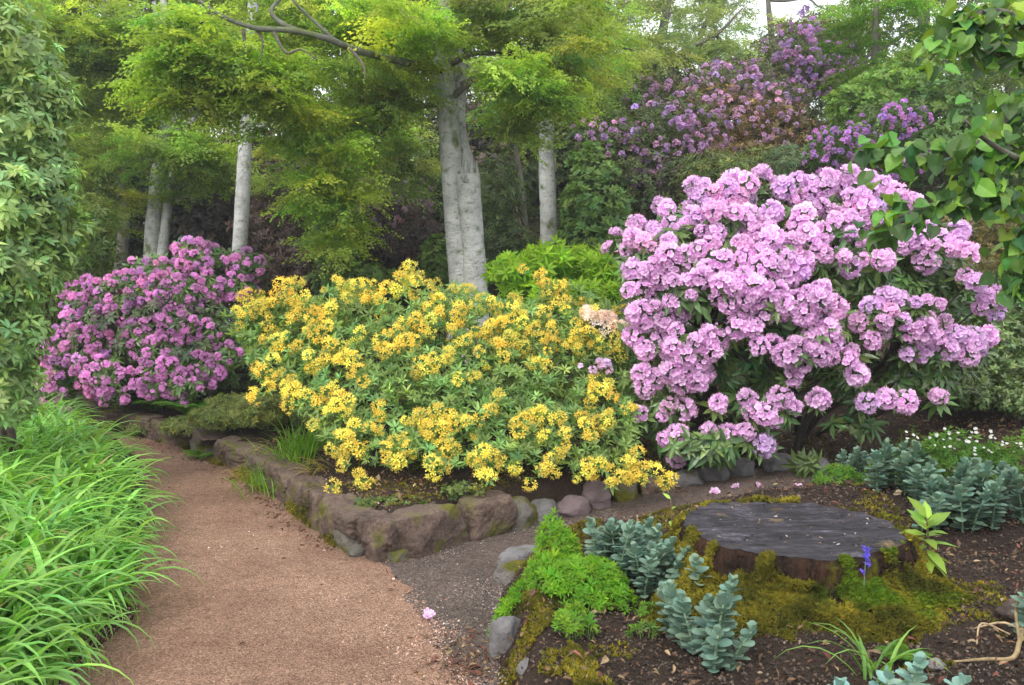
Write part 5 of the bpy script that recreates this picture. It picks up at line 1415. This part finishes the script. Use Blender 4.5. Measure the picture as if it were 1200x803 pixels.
def mound(name, label, blobs, seed, col, lsize, cat="plant", leaf=LEAF_AZ, mat=None, whorl=WH_AZ):
    """low leafy mound: (x, y, rx, ry, height, n)"""
    r = np.random.default_rng(seed)
    x0, y0 = blobs[0][0], blobs[0][1]; B = np.array([x0, y0, gz(x0, y0)])
    t = thing(name, label, cat, None, tuple(B)); fo, st = MB(), MB(); tips = []
    for (x, y, rx, ry, h, n) in blobs:
        a = r.uniform(0, 6.28, n); q_ = np.sqrt(r.uniform(0, 1, n))
        X, Y = x + np.cos(a) * q_ * rx, y + np.sin(a) * q_ * ry
        top = np.sqrt(np.clip(1 - q_ ** 2, 0, 1)) * h
        Z = ground_h(X, Y) + top * r.uniform(.65, 1.05, n) * (1 + .2 * vnoise(np.stack([X, Y], 1), 9, seed))
        pos = np.stack([X, Y, Z], 1)
        nn_ = norm(np.stack([np.cos(a) * q_ * .9, np.sin(a) * q_ * .9 - .15, np.full(n, .9)], 1) + r.normal(0, .25, (n, 3)))
        grow_leaves(fo, whorl, pos, nn_, lsize, tone(col, n, r, .18, .14), r); tips.append(pos)
    tips = np.concatenate(tips)
    for p in tips[r.choice(len(tips), min(50, len(tips)), replace=False)]:
        g = np.array([p[0] * .8 + x0 * .2, p[1] * .8 + y0 * .2, 0]); g[2] = gz(g[0], g[1]) - .01
        tube(st, [g, p], [.003, .002], 4, 2, (.14, .2, .06))
    child(fo, "foliage", mat or M_thin, t); child(st, "stems", M_twig, t)
    return t
mound("leafy_mound", "bright yellow-green leafy mound at the corner of the stump bed", [
    (.30, 4.08, .24, .24, .17, 480), (.24, 4.45, .12, .13, .24, 130), (.42, 3.96, .14, .12, .10, 130)], 191, (.17, .34, .025), .038)
mound("leafy_mound", "small bright green plant on the bank face left of the larger mound", [(-.02, 4.02, .08, .09, .10, 90)], 192, (.17, .35, .025), .03)
mound("seedling", "feathery light green seedling on the mossy bank near the bottom", [(.28, 3.6, .07, .06, .12, 36), (.22, 3.45, .05, .05, .1, 18)], 193, (.17, .31, .03), .033)
mound("seedling", "little flat leafed seedling on bare soil beneath the sedum", [(.55, 3.62, .06, .05, .05, 14)], 194, (.15, .27, .06), .034)
mound("seedling", "small seedling close under the tall sedum clump", [(.60, 3.86, .05, .05, .07, 12)], 195, (.16, .3, .04), .03)
mound("leafy_mound", "light green low plant behind the stump, left of the sedum", [(2.2, 5.95, .18, .12, .14, 130)], 196, (.13, .27, .03), .035)
wf = mound("white_flower_plant", "feathery green plant dotted with tiny white flowers by the right edge", [(2.9, 5.75, .36, .2, .34, 460), (3.25, 5.6, .3, .2, .36, 300), (2.62, 5.95, .25, .15, .26, 200)], 197, (.11, .22, .035), .04)
r_ = np.random.default_rng(198); n = 64
X, Y = r_.normal(2.98, .26, n), r_.normal(5.66, .12, n)
fb = MB(); fb.scatter(flower_t(r_, 5, .45), np.stack([X, Y, ground_h(X, Y) + r_.uniform(.22, .40, n)], 1), frames_z(np.tile([0, -.5, .8], (n, 1)) + r_.normal(0, .3, (n, 3)), r_), r_.uniform(.008, .013, n), (.75, .75, .68))
child(fb, "blossom", M_petal, wf)
mound("weedy_plant", "thin reddish tipped young shoots on the litter below the pink rhododendron", [(3.05, 6.75, .3, .15, .28, 90), (2.8, 6.6, .15, .1, .15, 40)], 199, (.13, .16, .04), .04)

# laurel sprig, bluebell, small sprout
def sprig(name, label, c, h, n, lsz, col, seed, cat, lean=(0, 0)):
    r = np.random.default_rng(seed); z = gz(*c)
    t = thing(name, label, cat, None, (c[0], c[1], z)); st, lf = MB(), MB()
    a, e = np.array([c[0], c[1], z - .02]), np.array([c[0] + lean[0], c[1] + lean[1], z + h])
    tube(st, [a, a * .5 + e * .5 + [.01, 0, 0], e], [.007, .005, .003], 6, 4, (.14, .1, .05))
    for j in range(n):
        u = .25 + .75 * j / (n - 1); p = a * (1 - u) + e * u
        aa = j * 2.4 + r.uniform(-.3, .3); el = -.35 + 1.25 * max(0, u - .55) / .45 + r.normal(0, .1)
        d = np.array([math.cos(aa) * math.cos(el), math.sin(aa) * math.cos(el), math.sin(el)])
        lf.scatter(LEAF_W, p[None], frames(d[None], np.array([[0, -.1, 1.]]) + r.normal(0, .1, (1, 3)) + (np.array([[0, -.9, 0]]) if el > .6 else 0)), lsz * r.uniform(.75, 1.1), tone(col, 1, r, .15, .08) * (.75 + .4 * u))
    child(st, "stem", M_twig, t, True); child(lf, "leaves", M_leaf, t)
    return t
sprig("laurel_sprig", "glossy yellow-green laurel shoot growing at the right rim of the stump", (1.95, 4.1), .32, 26, .14, (.24, .38, .05), 201, "seedling", (-.02, -.03))
sprig("seedling", "single pale green sprout standing at the left rim of the stump", (.86, 4.75), .3, 5, .055, (.24, .36, .06), 202, "seedling")
r_ = np.random.default_rng(203)
bx, by = 1.47, 3.64; bz = TOPZ - .13
bb = thing("bluebell", "single violet-blue bluebell growing out of the moss before the stump", "flower", None, (bx, by, bz))
st, fl_, lf = MB(), MB(), MB()
tube(st, [V(bx, by, bz), V(bx + .005, by, bz + .12), V(bx + .012, by - .01, bz + .2)], [.003, .0025, .0015], 5, 5, (.12, .16, .12))
BELL = flower_t(r_, 6, .3, .15, (.9, .85, 1.0), (1, 1, 1))
n = 12; u = r_.uniform(.45, 1, n)
pos = np.stack([bx + .012 * u + r_.normal(0, .009, n), by - .01 * u + r_.normal(0, .009, n), bz + .2 * u], 1)
fl_.scatter(BELL, pos, frames_z(np.stack([r_.normal(0, .6, n), r_.normal(-.4, .6, n), np.full(n, -.6)], 1), r_), r_.uniform(.012, .016, n), tone((.17, .13, .62), n, r_, .1, .05))
child(st, "stem", M_twig, bb, True); child(fl_, "bells", M_petal, bb)

# fallen blossoms
FB = [((-.41, 4.22), .022, "large pale lilac blossom fallen on the dark grit beside the path"),
      ((1.45, 6.25), .035, "fallen pink blossom nearest the left rim of the stump"),
      ((1.62, 6.35), .03, "fallen pink blossom behind the stump, upper one of the close pair"),
      ((1.76, 6.3), .034, "fallen pink blossom behind the stump, right one of the close pair"),
      ((2.02, 6.2), .03, "fallen pink blossom behind the middle of the stump"),
      ((2.28, 6.0), .026, "fallen pale blossom beside the sedum behind the stump")]
r_ = np.random.default_rng(205)
for i, ((x, y), s, lab) in enumerate(FB):
    mb = MB()
    for k in range(2 if i else 4): mb.scatter(FL_PINK, r_.normal(0, .012, (1, 3)) * [1, 1, .4] + [0, 0, .006], frames_z(np.array([[r_.normal(0, .5), -.4, .7]]), r_), s, (.82, .62, .8))
    o = mb.build("fallen_blossom", M_petal); o.location = (x, y, gz(x, y) + .012 if i else gz(x, y) + .03)
    tag(o, lab, "blossom", "fallen blossoms")

# ------------------------------------------------------------------ loose ground cover (stuff)
def pebble_t(r):
    v = np.array([(1, 0, 0), (-1, 0, 0), (0, 1, 0), (0, -1, 0), (0, 0, 1), (0, 0, -1)], float) * r.uniform(.6, 1.1, (6, 1)) + r.normal(0, .15, (6, 3))
    f = [(0, 2, 4), (2, 1, 4), (1, 3, 4), (3, 0, 4), (2, 0, 5), (1, 2, 5), (3, 1, 5), (0, 3, 5)]
    mb = MB(); mb.add(v, f); return mb.template()
gr2 = np.random.default_rng(210)
PEB = [pebble_t(gr2) for _ in range(4)]
LIT = leaf_t(1, .5, .25, .3)
def scatter_stuff(name, label, xy, temps, size, cols, m, r, lift=.3, flat=.55, cat="litter", tilt=.6):
    n = len(xy); s = size * np.exp(r.normal(0, .35, n))
    pos = np.c_[xy, ground_h(xy[:, 0], xy[:, 1]) + .004 + lift * s]
    R = frames_z(np.tile([0, 0, 1.], (n, 1)) + r.normal(0, tilt, (n, 3)), r)
    mb = MB(); w = r.integers(0, len(temps), n)
    for k in range(len(temps)):
        q_ = w == k; mb.scatter(temps[k], pos[q_], R[q_], s[q_], cols[q_])
    o = mb.build(name, m); tag(o, label, cat, None, 'stuff'); return o
def pick(r, pal, n, v=.2): return jitter(np.array(pal)[r.integers(0, len(pal), n)], n, r, v, .05)
# gravel on the path, thicker near the eye
n = 60000
yy = 3.0 + gr2.exponential(1.7, n); yy = yy[yy < 9]
l, rr = np.interp(yy, PL[:, 1], PL[:, 0]), np.interp(yy, PR[:, 1], PR[:, 0])
xx = l + (rr - l) * gr2.uniform(-.02, 1.0, len(yy)); e0 = gr2.random(len(yy)) < .22; xx = np.where(e0, rr + gr2.normal(0, .05, len(yy)) * (1 + gr2.exponential(.5, len(yy))), xx); xy = np.stack([xx, yy], 1)
o = scatter_stuff("gravel", "loose red-brown gravel grains on the path", xy, PEB, .0036,
                  pick(gr2, [(.30, .155, .10), (.38, .22, .155), (.44, .29, .215), (.2, .11, .085), (.52, .40, .33)], len(xy)), M_crumb, gr2, .3, cat="gravel")
o.location.z += .016
n = 22000
t = gr2.uniform(0, 1, n); u = gr2.uniform(0, 1, n)
si = np.linspace(0, 1, len(SL))
xy = np.stack([np.interp(t, si, SL[:, 0]) * (1 - u) + np.interp(t, si, SR[:, 0]) * u, np.interp(t, si, SL[:, 1]) * (1 - u) + np.interp(t, si, SR[:, 1]) * u], 1)
o = scatter_stuff("grit", "dark grit grains on the narrow side path", xy, PEB, .004, pick(gr2, [(.12, .09, .075), (.18, .14, .12), (.08, .06, .05), (.26, .22, .2)], n), M_crumb, gr2, .3, cat="grit")
o.location.z += .016
n = 34000
xy = np.stack([gr2.uniform(-.1, 4.2, n), 2.5 + gr2.uniform(0, 1, n) ** 1.3 * 4], 1); xy = xy[poly_sd(xy, FRONT) > .02]
scatter_stuff("soil_crumbs", "crumbly dark soil and bits of bark mulch around the stump", xy, PEB, .0065, pick(gr2, [(.045, .031, .024), (.07, .05, .037), (.03, .022, .018), (.12, .088, .064)], len(xy), .3), M_crumb, gr2, .2, cat="soil crumbs")
n = 11000
xy = np.stack([gr2.uniform(-2.2, 5, n), gr2.uniform(5.3, 9.5, n)], 1); xy = xy[poly_sd(xy, REAR) > .1]
x2 = np.stack([gr2.uniform(0, 4, 3000), gr2.uniform(2.6, 6, 3000)], 1); x2 = x2[poly_sd(x2, FRONT) > .05]
e_ = gr2.uniform(0, seg[-1], 900); x3 = np.stack([np.interp(e_, seg, wl[:, 0]) - .16 - gr2.exponential(.07, 900), np.interp(e_, seg, wl[:, 1]) - .1], 1)
x4 = np.stack([gr2.normal(-.2, .09, 420), gr2.normal(3.72, .15, 420)], 1)
y5 = gr2.uniform(3.2, 9, 150); l5, r5_ = np.interp(y5, PL[:, 1], PL[:, 0]), np.interp(y5, PR[:, 1], PR[:, 0]); x5 = np.stack([l5 + (r5_ - l5) * gr2.beta(.5, .45, 150), y5], 1)
x6 = np.stack([gr2.uniform(1.2, 4.2, 1500), gr2.uniform(6.0, 7.6, 1500)], 1)
xy = np.vstack([xy, x2, x3, x4, x5, x6])
scatter_stuff("leaf_litter", "brown fallen leaves and twigs under the shrubs", xy, [LIT, LEAF_NARROW], .028, pick(gr2, [(.12, .07, .04), (.18, .11, .06), (.09, .05, .035), (.26, .19, .11), (.15, .06, .04)], len(xy), .25), M_litter, gr2, .25, cat="leaf litter").location.z += .016
a_ = gr2.uniform(0, 6.283, 130); q_ = np.sqrt(gr2.uniform(0, .9, 130)) * .5
tp = np.stack([SC[0] + np.cos(a_) * q_, SC[1] + np.sin(a_) * q_], 1); nn_ = len(tp)
mb = MB(); mb.scatter(LIT, np.c_[tp, np.full(nn_, TOPZ + .006)], frames_z(np.tile([0, 0, 1.], (nn_, 1)) + gr2.normal(0, .3, (nn_, 3)), gr2), gr2.uniform(.006, .022, nn_), pick(gr2, [(.14, .08, .05), (.24, .17, .1), (.08, .05, .035), (.4, .33, .3)], nn_))
tag(mb.build("stump_debris", M_litter), "bits of leaf and bark lying on the weathered stump top", "debris", None, 'stuff')
# moss: strip along the foot of the stones, on the bank face and patches of the bed
n = 16000
s_ = gr2.uniform(0, 1, n)
wp = np.array([(-2.5, 7.75), (-1.75, 6.6), (-1.02, 5.3), (-.78, 5.02), (-.5, 5.36), (-.3, 5.6), (.04, 5.8), (.3, 5.98), (.6, 6.2), (1.1, 6.45), (2.0, 6.7)])
wi = np.r_[0, np.cumsum(np.linalg.norm(np.diff(wp, axis=0), axis=1))]; wi /= wi[-1]
x1 = np.stack([np.interp(s_, wi, wp[:, 0]), np.interp(s_, wi, wp[:, 1])], 1) + gr2.normal(0, .055, (n, 2))
x1 = x1[fbm(x1, 3.5, 93) > -.25]
fi = np.r_[0, np.cumsum(np.linalg.norm(np.diff(FRONT[1:8], axis=0), axis=1))]; s_ = gr2.uniform(0, fi[-1], 15000)
x2 = np.stack([np.interp(s_, fi, FRONT[1:8, 0]), np.interp(s_, fi, FRONT[1:8, 1])], 1) + np.stack([gr2.uniform(0, .35, 15000), gr2.normal(0, .08, 15000)], 1)
x2 = x2[(fbm(x2, 4, 95) > -.15) & (poly_sd(x2, FRONT) > -.03)]
x3 = np.stack([gr2.uniform(.3, 2.3, 16000), gr2.uniform(3.0, 6, 16000)], 1); x3 = x3[fbm(x3, 2.2, 97) > .45]
x4 = np.stack([gr2.uniform(-1.2, 3, 12000), gr2.uniform(5.5, 7.6, 12000)], 1); x4 = x4[(fbm(x4, 2.4, 98) > .25) & (poly_sd(x4, REAR) > .1)]
xm = np.vstack([x1, x2, x3, x4])
pm = np.c_[xm, ground_h(xm[:, 0], xm[:, 1]) + .004]
e_ = gr2.uniform(0, seg[-1], 14000); zz = gr2.uniform(0, 1, 14000) ** 1.6 * .24
dn = np.array([np.interp(e_, seg, np.r_[np.gradient(wl[:, 1])]), -np.interp(e_, seg, np.gradient(wl[:, 0]))]).T; dn = norm(dn)
dn = np.where((dn[:, :1] < 0), dn, -dn)
x5 = np.stack([np.interp(e_, seg, wl[:, 0]), np.interp(e_, seg, wl[:, 1])], 1) + dn * gr2.uniform(.10, .165, (14000, 1))
p5 = np.c_[x5, zz]; p5 = p5[(fbm(p5, 3.2, 99) - zz * 3 > -.15)]
pm = np.vstack([pm, p5])
o = mosses(pm, np.tile([0, 0, 1.], (len(pm), 1)) + gr2.normal(0, .4, (len(pm), 3)), .014, gr2).build("moss", M_moss)
tag(o, "yellow-green moss along the stones and over the bank of the stump bed", "moss", None, 'stuff')
# woodland floor plants up the slope
n = 9000
xy = np.stack([gr2.uniform(-9, 9, n), gr2.uniform(8.2, 20, n)], 1); xy = xy[poly_sd(xy, REAR) > .5]
mb = MB(); pz_ = np.c_[xy, ground_h(xy[:, 0], xy[:, 1]) + .03]
grow_leaves(mb, WH_LOB, pz_, np.tile([0, 0, 1.], (len(xy), 1)) + gr2.normal(0, .3, (len(xy), 3)), .09, jitter((.06, .10, .025), len(xy), gr2, .35, .2), gr2)
tag(mb.build("undergrowth", M_leaf), "low leafy undergrowth on the shaded woodland floor", "undergrowth", None, 'stuff')
